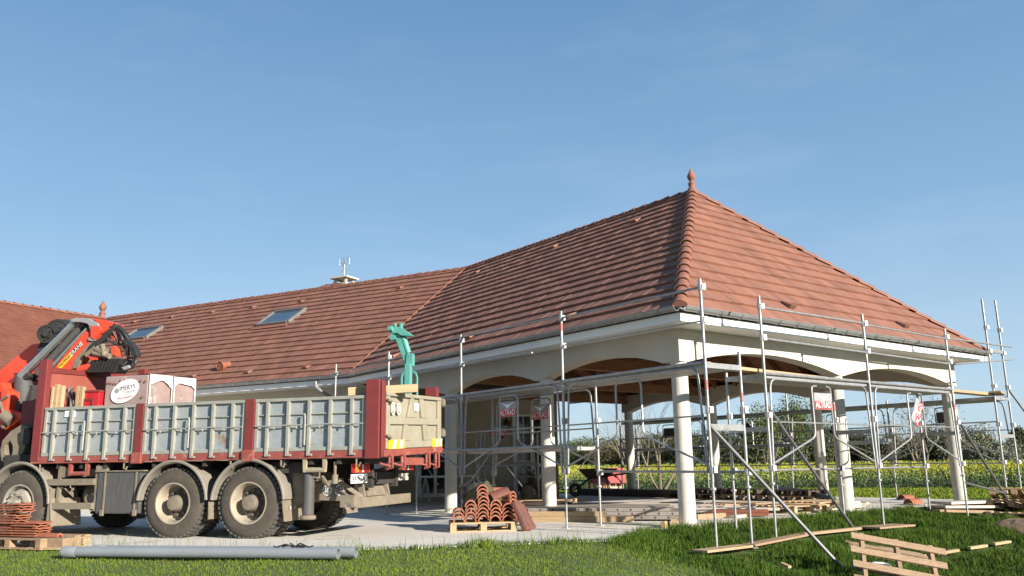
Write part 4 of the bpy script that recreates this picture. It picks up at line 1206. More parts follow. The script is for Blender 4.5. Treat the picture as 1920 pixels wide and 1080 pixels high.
b = MB(); TB(b, 4.05, 4.8, 0.25, 2.2, 0.95, 1.3); TB(b, 4.1, 4.7, 0.4, 2.0, 1.3, 1.75); b.build('crane_base', 'chass', crane)
b = MB(); TB(b, 4.35, 4.75, 0.45, 1.9, 1.75, 2.2); b.build('oil_tank', 'tred', crane)

# ------------------------------------------------------------------ load on the lorry
def wrapped_pack(s0, s1, w0, w1, z0, z1, label, printed):
    t = thing('tile_pack', label, 'tile pack', TR((s0 + s1) / 2, (w0 + w1) / 2, z0), 'film wrapped packs of roof tiles')
    b = MB(); TB(b, s0, s1, w0, w1, z0, z1); b.build('wrapped_tiles', 'film', t, bevel=0.02)
    # white shrink film folded over the top and hanging down the rear end
    b = MB()
    n = 14
    def q(w_, z, e): return TR(s1 - e, w_, z)
    lo = []
    for k in range(n + 1):
        a = k / n
        lo.append(z1 - 0.10 - 0.10 * (2 * abs(a - 0.45)) ** 2.2 + 0.015 * math.sin(9 * a + w0 * 5))
    vs = [q(w0 + (w1 - w0) * k / n, lo[k], 0.028 + 0.006 * (k % 3)) for k in range(n + 1)] + [q(w0 + (w1 - w0) * k / n, z1 + 0.012, 0.026) for k in range(n + 1)] + [TR(s1 + 0.25, w0 + (w1 - w0) * k / n, z1 + 0.014) for k in range(n + 1)]
    fs = [(k, k + 1, n + 2 + k, n + 1 + k) for k in range(n)] + [(n + 1 + k, n + 2 + k, 2 * n + 3 + k, 2 * n + 2 + k) for k in range(n)]
    b.add(vs, fs)
    for w_ in (w0, w1 - 0.03):
        e = 0.03
        b.add([q(w_, z0, e), q(w_ + 0.035, z0, e), q(w_ + 0.02, z0 + 0.3, e), q(w_ + 0.045, z0 + 0.55, e), q(w_ + 0.03, z1, e), q(w_, z1, e)], [(0, 1, 2, 3, 4, 5)])
    b.build('white_film', 'whitefilm', t)
    b = MB()
    for k in range(6):
        for zz in (z0 + (z1 - z0) * 0.55,):
            w_ = w0 + (w1 - w0) * (k + 0.9) / 7
            b.obb(TR(s1 - 0.026, w_ - 0.012, zz), W * 0.024, T * -0.004, Z * 0.03)
    b.build('printed_marks', 'terra_in', t)
    if printed:
        c = TR((s0 + s1) / 2 + 0.0, w0 - 0.024, 2.30)
        e1, e2 = -T, Z
        rr = (e1 * 1.0 + e2 * 0.13).normalized(); ru = (e2 - rr * e2.dot(rr)).normalized()
        lb_ = MB(); lb_.poly([c + rr * math.cos(2 * math.pi * i / 40) * 0.275 + (ru + rr * 0.35) * math.sin(2 * math.pi * i / 40) * 0.19 for i in range(40)])
        lb = lb_.build('brand_label', 'white', t)
        o = -W * 0.004
        text_part('IMERYS', 0.075, c + o + rr * 0.055 + ru * 0.05, rr, ru, 'ink', 'lettering', lb, 0.95)
        text_part('Toiture', 0.055, c + o + rr * 0.085 - ru * 0.02, rr, ru, 'signgrey', 'lettering', lb, 1.0)
        text_part('Tuiles Huguenot', 0.035, c + o - rr * 0.01 - ru * 0.105, rr, ru, 'signred', 'lettering', lb, 1.0)
        d_ = MB(); d_.poly([c + o - rr * 0.155 + rr * math.cos(2 * math.pi * i / 20) * 0.045 + ru * (0.03 + math.sin(2 * math.pi * i / 20) * 0.042) for i in range(20)]); d_.build('logo', 'signgrey', lb)
        b = MB()
        for (a, zz) in ((0.06, 0.90), (0.13, 0.90), (0.20, 0.89), (0.27, 0.885), (0.70, 0.91), (0.82, 0.91), (0.93, 0.90), (0.88, 0.70), (0.35, 0.93), (0.45, 0.93), (0.25, 0.05), (0.36, 0.05)):
            p = TR(s0 + (s1 - s0) * a, w0 - 0.0225, z0 + (z1 - z0) * zz)
            b.obb(p, T * -0.035, W * -0.001, Z * 0.03)
        b.build('printed_marks', 'terra_in', t)
    return t
wrapped_pack(3.22, 2.37, 0.60, 1.20, 1.262, 2.56, 'film wrapped pack of roof tiles with a white oval printed label on its side', True)
wrapped_pack(3.20, 2.36, 1.215, 1.83, 1.262, 2.55, 'plain wrapped pack of roof tiles beside the labelled pack, white film hanging from its top', False)
for k, (x0, x1, yt) in enumerate(((91, 95, 724), (97, 103, 720), (104, 112, 722), (138, 144, 723), (145, 151, 724))):
    w_ = 0.08 + 0.02 * k if k < 3 else 0.45
    b = MB(); p0, p1 = TX(x0, 766, w_), TX(x1, 766, w_); top = TX(x0, yt, w_)
    hh = top.z - 1.262
    b.prism([V((p0.x, p0.y, 1.262)), V((p1.x, p1.y, 1.262)), V((p1.x, p1.y, 1.262 + hh - 0.01)) + W * 0.02, V((p0.x, p0.y, 1.262 + hh)) + W * 0.02], W * 0.07)
    o = b.build('wooden_stake', 'wood', None, bevel=0.005)
    tag(o, ('thin pale stake against the red headboard post, leftmost on the lorry', 'second upright pale stake from the headboard post', 'third upright pale stake, next to the grey plastic sheeting', 'upright pale stake just left of the stake by the red crate', 'upright pale stake touching the red crate')[k], 'stake', 'upright wooden stakes on the lorry')
def crate():
    t = thing('red_crate', 'red plastic crate standing on the lorry between the stakes and the labelled tile pack', 'crate', TR(3.4, 0.7, 1.262))
    b = MB(); TB(b, 3.66, 3.26, 0.52, 0.98, 1.262, 2.30); b.build('crate_body', 'crimson', t, bevel=0.01)
    b = MB(); TB(b, 3.67, 3.25, 0.51, 0.99, 2.301, 2.335); TB(b, 3.56, 3.36, 0.505, 0.52, 2.16, 2.20); TB(b, 3.56, 3.54, 0.5, 0.52, 2.0, 2.16); TB(b, 3.38, 3.36, 0.5, 0.52, 2.0, 2.16); b.build('crate_rim', 'tred', t)
crate()
b = MB()
bags = []
for k in range(9):
    bags.append([TX(113 + 25 * k / 8 + 1.5 * math.sin(k * 2.1), y + 3 * math.sin(k * 1.7), 0.5 + 0.08 * math.sin(k * 2.5 + y)) for y in (768, 750, 735, 727)])
n = 4
b.add([p for r in bags for p in r], [(i * n + j, (i + 1) * n + j, (i + 1) * n + j + 1, i * n + j + 1) for i in range(8) for j in range(3)])
M['plastic'] = mat('grey_plastic_sheet', (0.30, 0.27, 0.29), (0.17, 0.14, 0.16), 7, 0.3)
o = b.build('plastic_sheet', 'plastic', None, smooth=True); sol = o.modifiers.new('solid', 'SOLIDIFY'); sol.thickness = 0.02
tag(o, 'crumpled grey plastic sheeting stuffed between the upright stakes', 'plastic sheet')
b = MB(); b.tube([TX(126, 726, 0.62), TX(128, 719, 0.62), TX(136, 717, 0.62), TX(134, 726, 0.62), TX(130, 744, 0.62)], 0.022, 6)
tag(b.build('orange_strap', 'orange', None, smooth=True), 'orange strap loop hung above the crumpled plastic sheeting', 'strap')

def teal_lifter():
    t = thing('hoist_frame', 'turquoise folding hoist frame standing upright inside the lorry near its tailgate', 'hoist', TR(-1.75, 1.5, 1.26))
    w_ = 1.5
    def pr(name, pts, th, dw=0.0):
        b = MB(); b.prism(TP(pts, w_ + dw), W * th); return b.build(name, 'teal', t, bevel=0.006)
    b = MB(); base, knee = TX(764.5, 738, w_), TX(766, 683, w_)
    b.bar(V((base.x, base.y, 1.27)), knee, 0.10, 0.10, W); b.build('mast', 'teal', t, bevel=0.006)
    pr('hinge', [(760, 684), (774, 686), (774, 664), (771, 662), (770, 668), (765, 660), (762, 664)], 0.09)
    pr('boom', [(759, 682), (771, 684), (764, 662), (748, 622), (741, 622), (738, 627)], 0.08, 0.02)
    b = MB(); b.tube([TX(757, 634, w_ + 0.06), TX(766, 662, w_ + 0.06)], 0.05, 12); b.tube([TX(755, 626, w_ + 0.06), TX(760, 644, w_ + 0.06)], 0.03, 10); b.build('lift_ram', 'teal', t, smooth=True)
    pr('arm', [(739, 614), (750, 613), (772, 628), (770, 630), (752, 629), (744, 624), (733, 626), (728, 620)], 0.10, -0.03)
    pr('hook', [(738, 606), (741, 605), (742, 612), (745, 615), (749, 612), (749, 605), (753, 605), (753, 616), (740, 618)], 0.07, 0.0)
    b = MB(); b.tube([TX(729, 617, w_ - 0.06), TX(736, 616, w_ - 0.06)], 0.05, 10); b.lathe([(0, 0), (0.05, 0), (0.05, 0.16), (0, 0.16)], TX(735, 632, w_ - 0.03), W, 12); b.build('pivot', 'teal', t, smooth=True)
    b = MB()
    for x, dx, wv in ((782, -1, 0.25), (753, 1, 0.5)):
        pts = [TX(x, 750, w_ + wv), TX(x, 708, w_ + wv), TX(x + 2.5 * dx, 700, w_ + wv), TX(x + 7 * dx, 697, w_ + wv)]
        b.tube(pts, 0.018, 6)
    b.build('handle', 'teal', t, smooth=True)
teal_lifter()
b = MB(); b.bar(TR(-1.52, 0.10, 2.105), TR(-2.42, 0.62, 2.15), 0.13, 0.12); tag(b.build('timber_beam', 'wood', None, bevel=0.005), 'short pale timber beam lying across the rear corner of the lorry side', 'timber')

# ------------------------------------------------------------------ scaffolding
RT_ = 0.0225
def rounded(pts, r=0.1, n=4):
    out = [V(pts[0])]
    for i in range(1, len(pts) - 1):
        p, a, b = V(pts[i]), V(pts[i - 1]), V(pts[i + 1])
        d1 = (a - p); d2 = (b - p)
        k = min(r, d1.length * 0.45, d2.length * 0.45)
        s, e = p + d1.normalized() * k, p + d2.normalized() * k
        for j in range(n + 1):
            t = j / n
            out.append(s * (1 - t) ** 2 + p * 2 * t * (1 - t) + e * t * t)
    out.append(V(pts[-1]))
    return out
def sc_post(t, p, z0, z1, couplers=(), m='galv', band=None, red=None):
    b = MB(); p = V((p[0], p[1], 0))
    lean = V((random.uniform(-0.012, 0.012), random.uniform(-0.012, 0.012), 0))
    q = lambda z: p + lean * (z / 3) + Z * z
    b.tube([q(z0 + 0.9), q(z1)], RT_ * 1.05, 10)
    b.tube([q(z0), q(z0 + 0.92)], RT_ * 0.86, 10)
    b.lathe([(0, 0), (0.085, 0), (0.085, 0.008), (0, 0.008)], q(z0), Z, 8)
    b.lathe([(0.02, 0), (0.045, 0), (0.045, 0.03), (0.02, 0.03)], q(z0 + 0.62 if z0 > -0.1 else z0 + 0.8), Z, 8)
    for z in couplers:
        b.lathe([(0.02, -0.05), (0.038, -0.05), (0.038, 0.05), (0.02, 0.05)], q(z), Z, 8)
        b.obb(q(z) + V((0.02, -0.05, -0.04)), (0.05, 0.012, 0), (-0.008, 0.04, 0), (0, 0, 0.085))
    o = b.build('post', m, t, smooth=True)
    if red:
        rb = MB(); rb.tube([q(red - 0.065), q(red + 0.065)], RT_ * 1.12, 10); rb.build('red_band', M['redband'], o)
    return o
M['tubegrey'] = mat('shaded_steel_tube', (0.13, 0.132, 0.135), (0.085, 0.087, 0.09), 7, 0.5, metal=0.3)  # darker galvanised steel, the shade on the raking tubes put into the colour
def sc_rail(t, p, q, r=0.019, name='guard_rail', m='galv'):
    if name == 'raking_tube': m = 'tubegrey'
    b = MB(); b.tube([p, q], r, 8); return b.build(name, m, t, smooth=True)
def sign(t, c, dx, upv, out, dark=False):
    w_, h_ = 0.50, 0.27
    b = MB(); b.obb(V(c) - dx * w_ / 2 - upv * h_ / 2, dx * w_, upv * h_, out * -0.012)
    s = b.build('sign_plate', 'signgrey' if not dark else M['signback'], t)
    n = out * 0.003
    b = MB(); b.obb(V(c) - dx * w_ * 0.49 - upv * h_ * 0.48 + n * 0.3, dx * w_ * 0.98, upv * h_ * 0.48, n)
    b.build('red_panel', 'signred', s)
    b = MB()
    m_ = V(c) + upv * h_ * 0.24 + n * 1.5
    b.poly([m_ - dx * 0.20 + upv * 0.055, m_ - dx * 0.07 + upv * 0.0, m_ + upv * -0.06, m_ + dx * 0.075 + upv * 0.0, m_ + dx * 0.20 + upv * 0.055, m_ + dx * 0.045 + upv * 0.02, m_ - dx * 0.02 + upv * 0.015])
    b.build('logo', 'white', s)
    text_part('ALTRAD', 0.105, V(c) - upv * h_ * 0.235 + n * 2.5, dx, upv, 'white', 'lettering', s, 0.82)
    return s
M['redband'] = mat('worn_red_band', (0.40, 0.09, 0.085), (0.33, 0.14, 0.13), 20, 0.5)
M['signback'] = mat('sign_back', (0.07, 0.045, 0.04), None, 4, 0.6)
def sc_frame(t, p0, p1, zt, zb, out, sg=None, open_u=False, m='galv', dark=False):
    """hanging guard frame of one bay: rounded outer hoop, middle rail and a central stirrup whose legs splay to the corners"""
    p0, p1 = V(p0), V(p1); d = p1 - p0; L = d.length; d = d.normalized()
    X = lambda a, z: V((p0.x, p0.y, 0)) + d * a + Z * z
    r = 0.0165
    b = MB()
    i0 = 0.07; e0 = 0.15
    b.tube(rounded([X(i0, zb), X(e0 - 0.03, zt - 0.5), X(e0, zt - 0.03), X(L - e0, zt - 0.03), X(L - e0 + 0.03, zt - 0.5), X(L - i0, zb)], 0.16), r, 8)
    fo = b.build('guard_frame', m, t, smooth=True)
    b = MB(); b.tube([X(i0 + 0.02, zt - 0.70), X(L - i0 - 0.02, zt - 0.70)], r * 0.75, 6); b.build('middle_rail', m, fo, smooth=True)
    c = L / 2
    hw = 0.27
    us = [X(i0 + 0.02, zb + 0.12), X(c - hw, zt - 0.92), X(c - hw, zt - 0.10)]
    ue = [X(c + hw, zt - 0.10), X(c + hw, zt - 0.92), X(L - i0 - 0.02, zb + 0.12)]
    b = MB()
    if open_u:
        b.tube(rounded(us + [X(c - hw + 0.14, zt - 0.09)], 0.1), r, 8); b.tube(rounded([X(c + hw - 0.14, zt - 0.09)] + ue, 0.1), r, 8)
    else:
        b.tube(rounded(us + ue, 0.1), r, 8)
    b.build('stirrup', m, fo, smooth=True)
    if sg is not None:
        a = sg
        upv = Z * math.cos(a) + d * math.sin(a); dx = d * math.cos(a) - Z * math.sin(a)
        if dx.cross(upv).dot(out) < 0: dx = -dx
        sign(t, X(c, zt - 0.34 - abs(math.sin(a)) * 0.12) + out * 0.022, dx, upv, out, dark)
def sc_deck(t, p0, p1, inward, z, n=2, m='galvplank', wd=0.33, th=0.07, name='platform'):
    p0, p1 = V(p0), V(p1); d = p1 - p0; L = d.length; d = d.normalized()
    for k in range(n):
        b = MB()
        o = V((p0.x, p0.y, z - th)) + d * 0.03 + inward * (0.03 + k * (wd + 0.02))
        b.obb(o, d * (L - 0.06), inward * wd, Z * (th - 0.012))
        b.obb(o + Z * (th - 0.0115), d * (L - 0.06), inward * 0.03, Z * 0.0115)
        b.obb(o + Z * (th - 0.0115) + inward * (wd - 0.03), d * (L - 0.06), inward * 0.03, Z * 0.0115)
        b.build(name, m, t)
    b = MB(); b.tube([V((p0.x, p0.y, z + 0.0)) + d * 0.03, V((p1.x, p1.y, z + 0.0)) - d * 0.03], 0.026, 8); b.build('platform_tube', 'galv', t, smooth=True)
def transom(t, p, q, z, m='galv', h=0.075, wd=0.04):
    b = MB(); b.bar(V((p.x, p.y, z)), V((q.x, q.y, z)), wd, h); return b.build('transom', m, t)
def gz_(p): return zg(p.x, p.y) + 0.0 if not inpoly(np.array([p.x]), np.array([p.y]), PAD)[0] else 0.0

# along the shaded long side
S1 = thing('side_scaffold', 'galvanised scaffold along the shaded long side of the pavilion, behind the lorry tailgate', 'scaffold', UVP(-1.1, 3))
UO, UI = -1.45, -0.70
VO = [-1.75, 1.28, 4.30, 7.22, 9.92]
for k, v in enumerate(VO):
    po_, pi_ = UVP(UO, v), UVP(UI, v)
    sc_post(S1, po_, gz_(po_) + (0.03 if k == 0 else 0), 3.54, (3.42, 2.95, 1.70, 0.90) if k < 4 else (3.3,), red=(3.27 if k == 1 else 2.05 if k == 0 else None))
    sc_post(S1, pi_, gz_(pi_) + (0.03 if k == 0 else 0), 2.55 if k == 0 else 2.42, (1.72, 0.86), red=(1.9 if k == 0 else None))
    transom(S1, po_, pi_, 2.32)
    if k in (0,): transom(S1, po_, pi_, 1.47, h=0.085)
for k in range(4):
    a, b2 = UVP(UO, VO[k]), UVP(UO, VO[k + 1])
    sc_deck(S1, a, b2, A, 2.36)
    sc_frame(S1, a, b2, 2.33, 0.86, -A, sg=(0.0 if k == 1 else None), open_u=False)
sc_frame(S1, UVP(UI, VO[1]), UVP(UI, VO[2]), 2.30, 0.9, -A, sg=0.0)
sc_deck(S1, UVP(UO, VO[1]), UVP(UO, VO[2]), A, 1.30)
sc_deck(S1, UVP(UO, VO[2]), UVP(UO, VO[3]), A, 1.33)
sc_rail(S1, UVP(UO, VO[0], 3.42), UVP(UO, VO[1] - 0.02, 3.43))
sc_rail(S1, UVP(UO, VO[1], 3.46), UVP(UO, 6.6, 3.52))
sc_rail(S1, UVP(UO, VO[1] + 0.8, 2.93), UVP(UO, 6.0, 3.0))
sc_rail(S1, UVP(UO, VO[0], 2.94), UVP(UO, VO[1], 2.96), 0.012)
sc_rail(S1, UVP(UO, VO[2], 3.40), UVP(UO, 10.2, 3.30), 0.016)
sc_rail(S1, UVP(UO, VO[2], 2.95), UVP(UO, 8.6, 2.97), 0.016)
sc_rail(S1, UVP(UI, VO[1], 0.88), UVP(UI, VO[0], 0.86), 0.02)
for v0, v1 in ((VO[1], VO[2]), (VO[2], VO[3])):
    b = MB(); b.tube([UVP(UI, v0 + 0.05, 1.28), UVP(UI, v0 + 0.9, 0.62)], 0.012, 6); b.build('brace', 'galv', S1)
    b = MB(); b.tube([UVP(UI, v1 - 0.05, 1.28), UVP(UI, v1 - 0.9, 0.62)], 0.012, 6); b.build('brace', 'galv', S1)
f1 = PG(1592, 1079)
sc_rail(S1, UVP(UO, VO[0], 1.50), V((f1.x, f1.y, f1.z)) + (f1 - UVP(UO, VO[0], 1.50)) * 0.16, 0.026, 'raking_tube')

# along the sunlit gable end
S2 = thing('gable_scaffold', 'galvanised scaffold in front of the sunlit gable end, feet in the long grass', 'scaffold', UVP(4, -1))
WO, WI = -1.33, -0.60
UO2 = [0.44, 3.50, 6.58]
for k, u in enumerate(UO2):
    po_, pi_ = UVP(u, WO), UVP(u, WI)
    sc_post(S2, po_, gz_(po_) + 0.02, 3.57, (3.40, 2.90, 1.70, 0.9), red=(2.0 if k == 2 else None))
    sc_post(S2, pi_, gz_(pi_), 2.42, (1.72, 0.86), red=(1.95 if k == 1 else None))
    transom(S2, po_, pi_, 2.31)
    transom(S2, po_, pi_, 1.49)
for k in range(2):
    a, b2 = UVP(UO2[k], WO), UVP(UO2[k + 1], WO)
    sc_deck(S2, a, b2, B, 2.35)
    sc_frame(S2, a, b2, 2.30, 0.85, -B, sg=(0.0 if k == 0 else -0.95), open_u=True)
sc_rail(S2, UVP(UO2[0], WO, 3.40), UVP(UO2[1], WO, 3.41)); sc_rail(S2, UVP(UO2[1], WO, 3.39), UVP(UO2[2], WO, 3.37)); sc_rail(S2, UVP(UO2[2], WO, 3.385), UVP(9.6, WO, 3.42))
sc_rail(S2, UVP(UO2[0], WO, 2.90), UVP(UO2[1], WO, 2.88)); sc_rail(S2, UVP(UO2[1], WO, 2.885), UVP(UO2[2], WO, 2.86)); sc_rail(S2, UVP(UO2[2] + 0.25, WO, 2.87), UVP(9.6, WO, 3.14), 0.017)
sc_rail(S2, UVP(UO2[0], WI, 0.86), UVP(UO2[1], WI, 0.85)); sc_rail(S2, UVP(UO2[1], WI, 0.855), UVP(UO2[2], WI, 0.84))
p2 = UVP(UO2[0], WO, 1.86); f2 = PG(1604, 996)
sc_rail(S2, p2, f2, 0.026, 'raking_tube')
p3 = UVP(UO2[2], WO, 1.82); f3 = p3 + (f2 - p2); f3.z = zg(f3.x, f3.y)
sc_rail(S2, p3, f3, 0.026, 'raking_tube')
sc_rail(S2, UVP(UO2[2], WO, 0.54), p3 + (f3 - p3) * 0.78, 0.022, 'raking_tube')

# far side, against the field
S3 = thing('field_side_scaffold', 'dark scaffold on the far side of the pavilion, seen against the yellow field', 'scaffold', UVP(10.1, 5))
UF, UG = 9.75, 10.5
VF = [-0.77, 2.20, 5.23, 8.28, 11.33]
for k, v in enumerate(VF):
    p_, q_ = UVP(UF, v), UVP(UG, v)
    zt = 4.62 if k == 0 else 2.9 if k in (2,) else 2.5
    sc_post(S3, p_, gz_(p_) - (0.03 if k == 0 else 0), zt, (3.95, 3.4, 2.6, 1.74, 0.9) if k == 0 else (1.74, 0.9))
    sc_post(S3, q_, gz_(q_) - (0.03 if k == 0 else 0), zt + (0.05 if k == 0 else 0), (3.95, 3.4, 2.6, 1.74, 0.9) if k == 0 else (1.74, 0.9))
    transom(S3, p_, q_, 2.33)
    transom(S3, p_, q_, 1.48)
transom(S3, UVP(UF, VF[0]), UVP(UG, VF[0]), 3.42)
for k in range(4):
    a, b2 = UVP(UG, VF[k]), UVP(UG, VF[k + 1])
    sc_deck(S3, a, b2, -A, 2.37)
    if k: sc_deck(S3, a, b2, -A, 1.47)
    sc_frame(S3, a, b2, 2.33, 0.9, A, sg=(0, 0.95, 0.75, 0)[k], m='galv', dark=True)
    sc_rail(S3, UVP(UF, VF[k], 1.80), UVP(UF, VF[k + 1], 1.80), 0.016)
    sc_rail(S3, UVP(UF, VF[k], 0.88), UVP(UF, VF[k + 1], 0.90), 0.016)
    b = MB(); b.tube([UVP(UF, VF[k] + 0.05, 0.9), UVP(UF, VF[k] + 1.2, 1.45)], 0.013, 6); b.build('brace', 'galv', S3)
    b = MB(); b.tube([UVP(UF, VF[k + 1] - 0.05, 0.9), UVP(UF, VF[k + 1] - 1.2, 1.45)], 0.013, 6); b.build('brace', 'galv', S3)
rk = UVP(UG, VF[0], 2.6)
sc_rail(S3, rk, rk + A * 1.3 - B * 0.9 + Z * -2.6, 0.026, 'raking_tube')

# small tower inside, by the glazed door
S4 = thing('indoor_scaffold', 'narrow scaffold bay standing under the pavilion in front of the glazed door', 'scaffold', V((-0.3, 23.6, 0)))
q0, q1 = V((-1.05, 23.4, 0)), V((0.62, 23.0, 0))
q2, q3 = q0 + V((0.2, 0.75, 0)), q1 + V((0.2, 0.75, 0))
for q in (q0, q1, q2, q3): sc_post(S4, q, 0, 1.95 if q in (q0, q2) else 1.85, (1.0, 0.7))
sc_frame(S4, q0, q1, 2.05, 0.65, V((0, -1, 0)), sg=None)
sc_deck(S4, q0, q1, V((0.06, 1, 0)).normalized(), 1.05, n=1)
sc_rail(S4, V((q0.x, q0.y, 0.70)), V((q1.x, q1.y, 0.70)), 0.016)
sign(S4, V((-0.42, 23.25, 1.93)), V((0.97, -0.22, 0)).normalized(), Z, V((-0.22, -0.97, 0)).normalized())

# planks lying on the platforms
def plank(p, q, wd, th, m, label, cat='plank', group=None, name='wooden_plank', upv=Z):
    b = MB(); b.bar(p, q, wd, th, upv)
    return tag(b.build(name, m, None, bevel=0.003), label, cat, group)
plank(UVP(-0.35, -1.2, 2.40), UVP(2.6, -0.95, 2.40), 0.22, 0.05, 'wood', 'raw plank lying on the gable platform beside the corner column')
plank(UVP(-0.95, -1.35, 2.415), UVP(-0.85, 0.75, 2.415), 0.22, 0.06, 'oldwood', 'grey brown plank end lying on the long side platform at the corner')
plank(UVP(5.6, -0.92, 2.39), UVP(9.9, -0.62, 2.42), 0.24, 0.06, 'wood', 'long raw plank bridging from the gable platform to the tall corner posts')
plank(UVP(9.5, -0.9, 2.45), UVP(10.6, -0.55, 2.45), 0.24, 0.04, 'oldwood', 'short plank laid across the tall corner posts')

# ------------------------------------------------------------------ things in the yard
ORD = ['first', 'second', 'third', 'fourth', 'fifth', 'sixth', 'seventh', 'eighth', 'ninth', 'tenth', 'eleventh', 'twelfth', 'thirteenth', 'fourteenth', 'fifteenth', 'sixteenth']
def pallet(label, o, ex, ey, ez, L=1.2, D=0.8, nb=5, m='oldwood', group='wooden pallets around the site', stringer=False):
    """o = middle of the underside; ex along the deck boards, ey across, ez up"""
    o, ex, ey, ez = V(o), V(ex).normalized(), V(ey).normalized(), V(ez).normalized()
    t = thing('wooden_pallet', label, 'pallet', o, group)
    def bx(a0, a1, b0, b1, c0, c1, name):
        b = MB(); b.obb(o + ex * a0 + ey * b0 + ez * c0, ex * (a1 - a0), ey * (b1 - b0), ez * (c1 - c0)); return b.build(name, m, t, bevel=0.003)
    for k in range(nb):
        y = -D / 2 + (D - 0.1) * k / (nb - 1)
        j = random.uniform(-0.012, 0.012)
        bx(-L / 2 + j, L / 2 + j, y, y + 0.1, 0.122, 0.144, 'deck_board')
    if stringer:
        for x in (-L / 2 + 0.12, -0.02, L / 2 - 0.17): bx(x, x + 0.045, -D / 2 - 0.04, D / 2, 0.022, 0.1215, 'stringer')
        for y in (-0.12, D / 2 - 0.1): bx(-L / 2 + 0.02, L / 2 - 0.02, y, y + 0.09, 0, 0.0215, 'bottom_board')
        return t
    for x in (-L / 2, -0.05, L / 2 - 0.1):
        bx(x, x + 0.1, -D / 2, D / 2, 0.100, 0.1215, 'cross_board')
        for y in (-D / 2, -0.06, D / 2 - 0.12): bx(x + 0.002, x + 0.098, y + 0.002, y + 0.118, 0.022, 0.0995, 'block')
    for y in (-D / 2, -0.05, D / 2 - 0.1): bx(-L / 2, L / 2, y + 0.003, y + 0.097, 0, 0.0215, 'bottom_board')
    return t

# pallet of ridge tiles
pa, pb_ = G(844, 999), G(970, 996)
pe = (pb_ - pa).normalized(); pn = Z.cross(pe)
pmid = (pa + pb_) / 2 + pn * 0.42
PW = (pb_ - pa).length
pallet('pale pallet carrying the stacks of terracotta ridge tiles', pmid, pe, pn, Z, PW, 0.84, 5, 'wood')
def half_tile(name, o, ax, upv, r=0.095, L=0.42, th=0.02, m='terra', parent=None):
    o, ax, upv = V(o), V(ax).normalized(), V(upv)
    upv = (upv - ax * upv.dot(ax)).normalized(); s = ax.cross(upv)
    b = MB(); n = 10; vs = []
    for (q, rr) in ((0, r), (0.05, r), (0.052, r * 0.95), (L, r * 0.88)):
        for rad in (rr, rr - th):
            for k in range(n + 1):
                a = math.pi * k / n
                pk = 1.0 + 0.10 * max(0, math.sin(a)) ** 6
                vs.append(o + ax * q + s * math.cos(a) * rad + upv * (math.sin(a) * rad * pk * 1.02))
    k1 = n + 1; fs = []
    for ring in range(3):
        a, b2 = ring * 2 * k1, (ring + 1) * 2 * k1
        for k in range(n):
            fs += [(a + k, a + k + 1, b2 + k + 1, b2 + k), (a + k1 + k + 1, a + k1 + k, b2 + k1 + k, b2 + k1 + k + 1)]
        fs += [(a, b2, b2 + k1, a + k1), (a + n, a + k1 + n, b2 + k1 + n, b2 + n)]
    for k in range(n):
        fs += [(k, k1 + k, k1 + k + 1, k + 1)]
        e = 6 * k1
        fs += [(e + k, e + k + 1, e + k1 + k + 1, e + k1 + k)]
    b.add(vs, fs)
    return b.build(name, m, parent, smooth=True)
stk = (3, 5, 9, 5, 4)
stn = ('leftmost', 'second from left', 'tallest middle', 'fourth from left', 'rightmost front')
for i, n in enumerate(stk):
    for k in range(n):
        c = pa + pe * (PW * (0.13 + 0.185 * i)) + pn * (0.06 + random.uniform(-0.015, 0.02) + (0.05 if k > 5 else 0)) + pe * random.uniform(-0.008, 0.008) + Z * (0.146 + 0.058 * k)
        o = half_tile('ridge_tile', c, pn + pe * random.uniform(-0.06, 0.06) + Z * random.uniform(-0.02, 0.05), Z)
        tag(o, 'ridge tile, %s from the bottom of the %s stack on the pallet' % (ORD[k], stn[i]), 'roof tile', 'terracotta ridge tiles stacked on the pallet')
for k in range(8):
    c = pa + pe * (PW * 0.55) + pn * 0.56 + Z * (0.146 + 0.058 * k)
    o = half_tile('ridge_tile', c, pe + pn * 0.25, Z, 0.10, 0.40)
    tag(o, 'ridge tile, %s from the bottom of the crosswise stack behind on the pallet' % ORD[k], 'roof tile', 'terracotta ridge tiles stacked on the pallet')
for k in range(7):
    c = pa + pe * (PW * 0.99) + pn * 0.46 + Z * (0.146 + 0.058 * k)
    o = half_tile('ridge_tile', c, -pe * 0.3 + pn * 0.2 + pe * 0.1, Z, 0.09, 0.36)
    tag(o, 'ridge tile, %s from the bottom of the right rear stack on the pallet' % ORD[k], 'roof tile', 'terracotta ridge tiles stacked on the pallet')
o = half_tile('ridge_tile', pa + pe * (PW * 0.60) + pn * 0.16 + Z * 0.47, pe * 0.85 + pn * 0.6 + Z * 0.28, Z, 0.105, 0.38, 0.02, 'terra_dk')
tag(o, 'wide collared terracotta ridge tile laid aslant over the fourth stack on the pallet', 'roof tile')
for k in range(3):
    base = pb_ + pe * (0.13 + 0.05 * k) - pn * (0.02 - 0.05 * k)
    o = half_tile('leaning_tile', base + Z * 0.01, -pe * (0.40 + 0.03 * k) + pn * 0.10 + Z * 0.95, pe * 0.9 - pn * 0.8, 0.085, 0.47 - 0.03 * k, 0.016, 'terra_dk')
    tag(o, ('dark red long tile leaning on the tile pallet, outermost to the left', 'dark red long tile leaning between the two other leaning tiles', 'dark red long tile leaning at the far right of the tile pallet')[k], 'roof tile', 'long tiles leaning against the tile pallet')
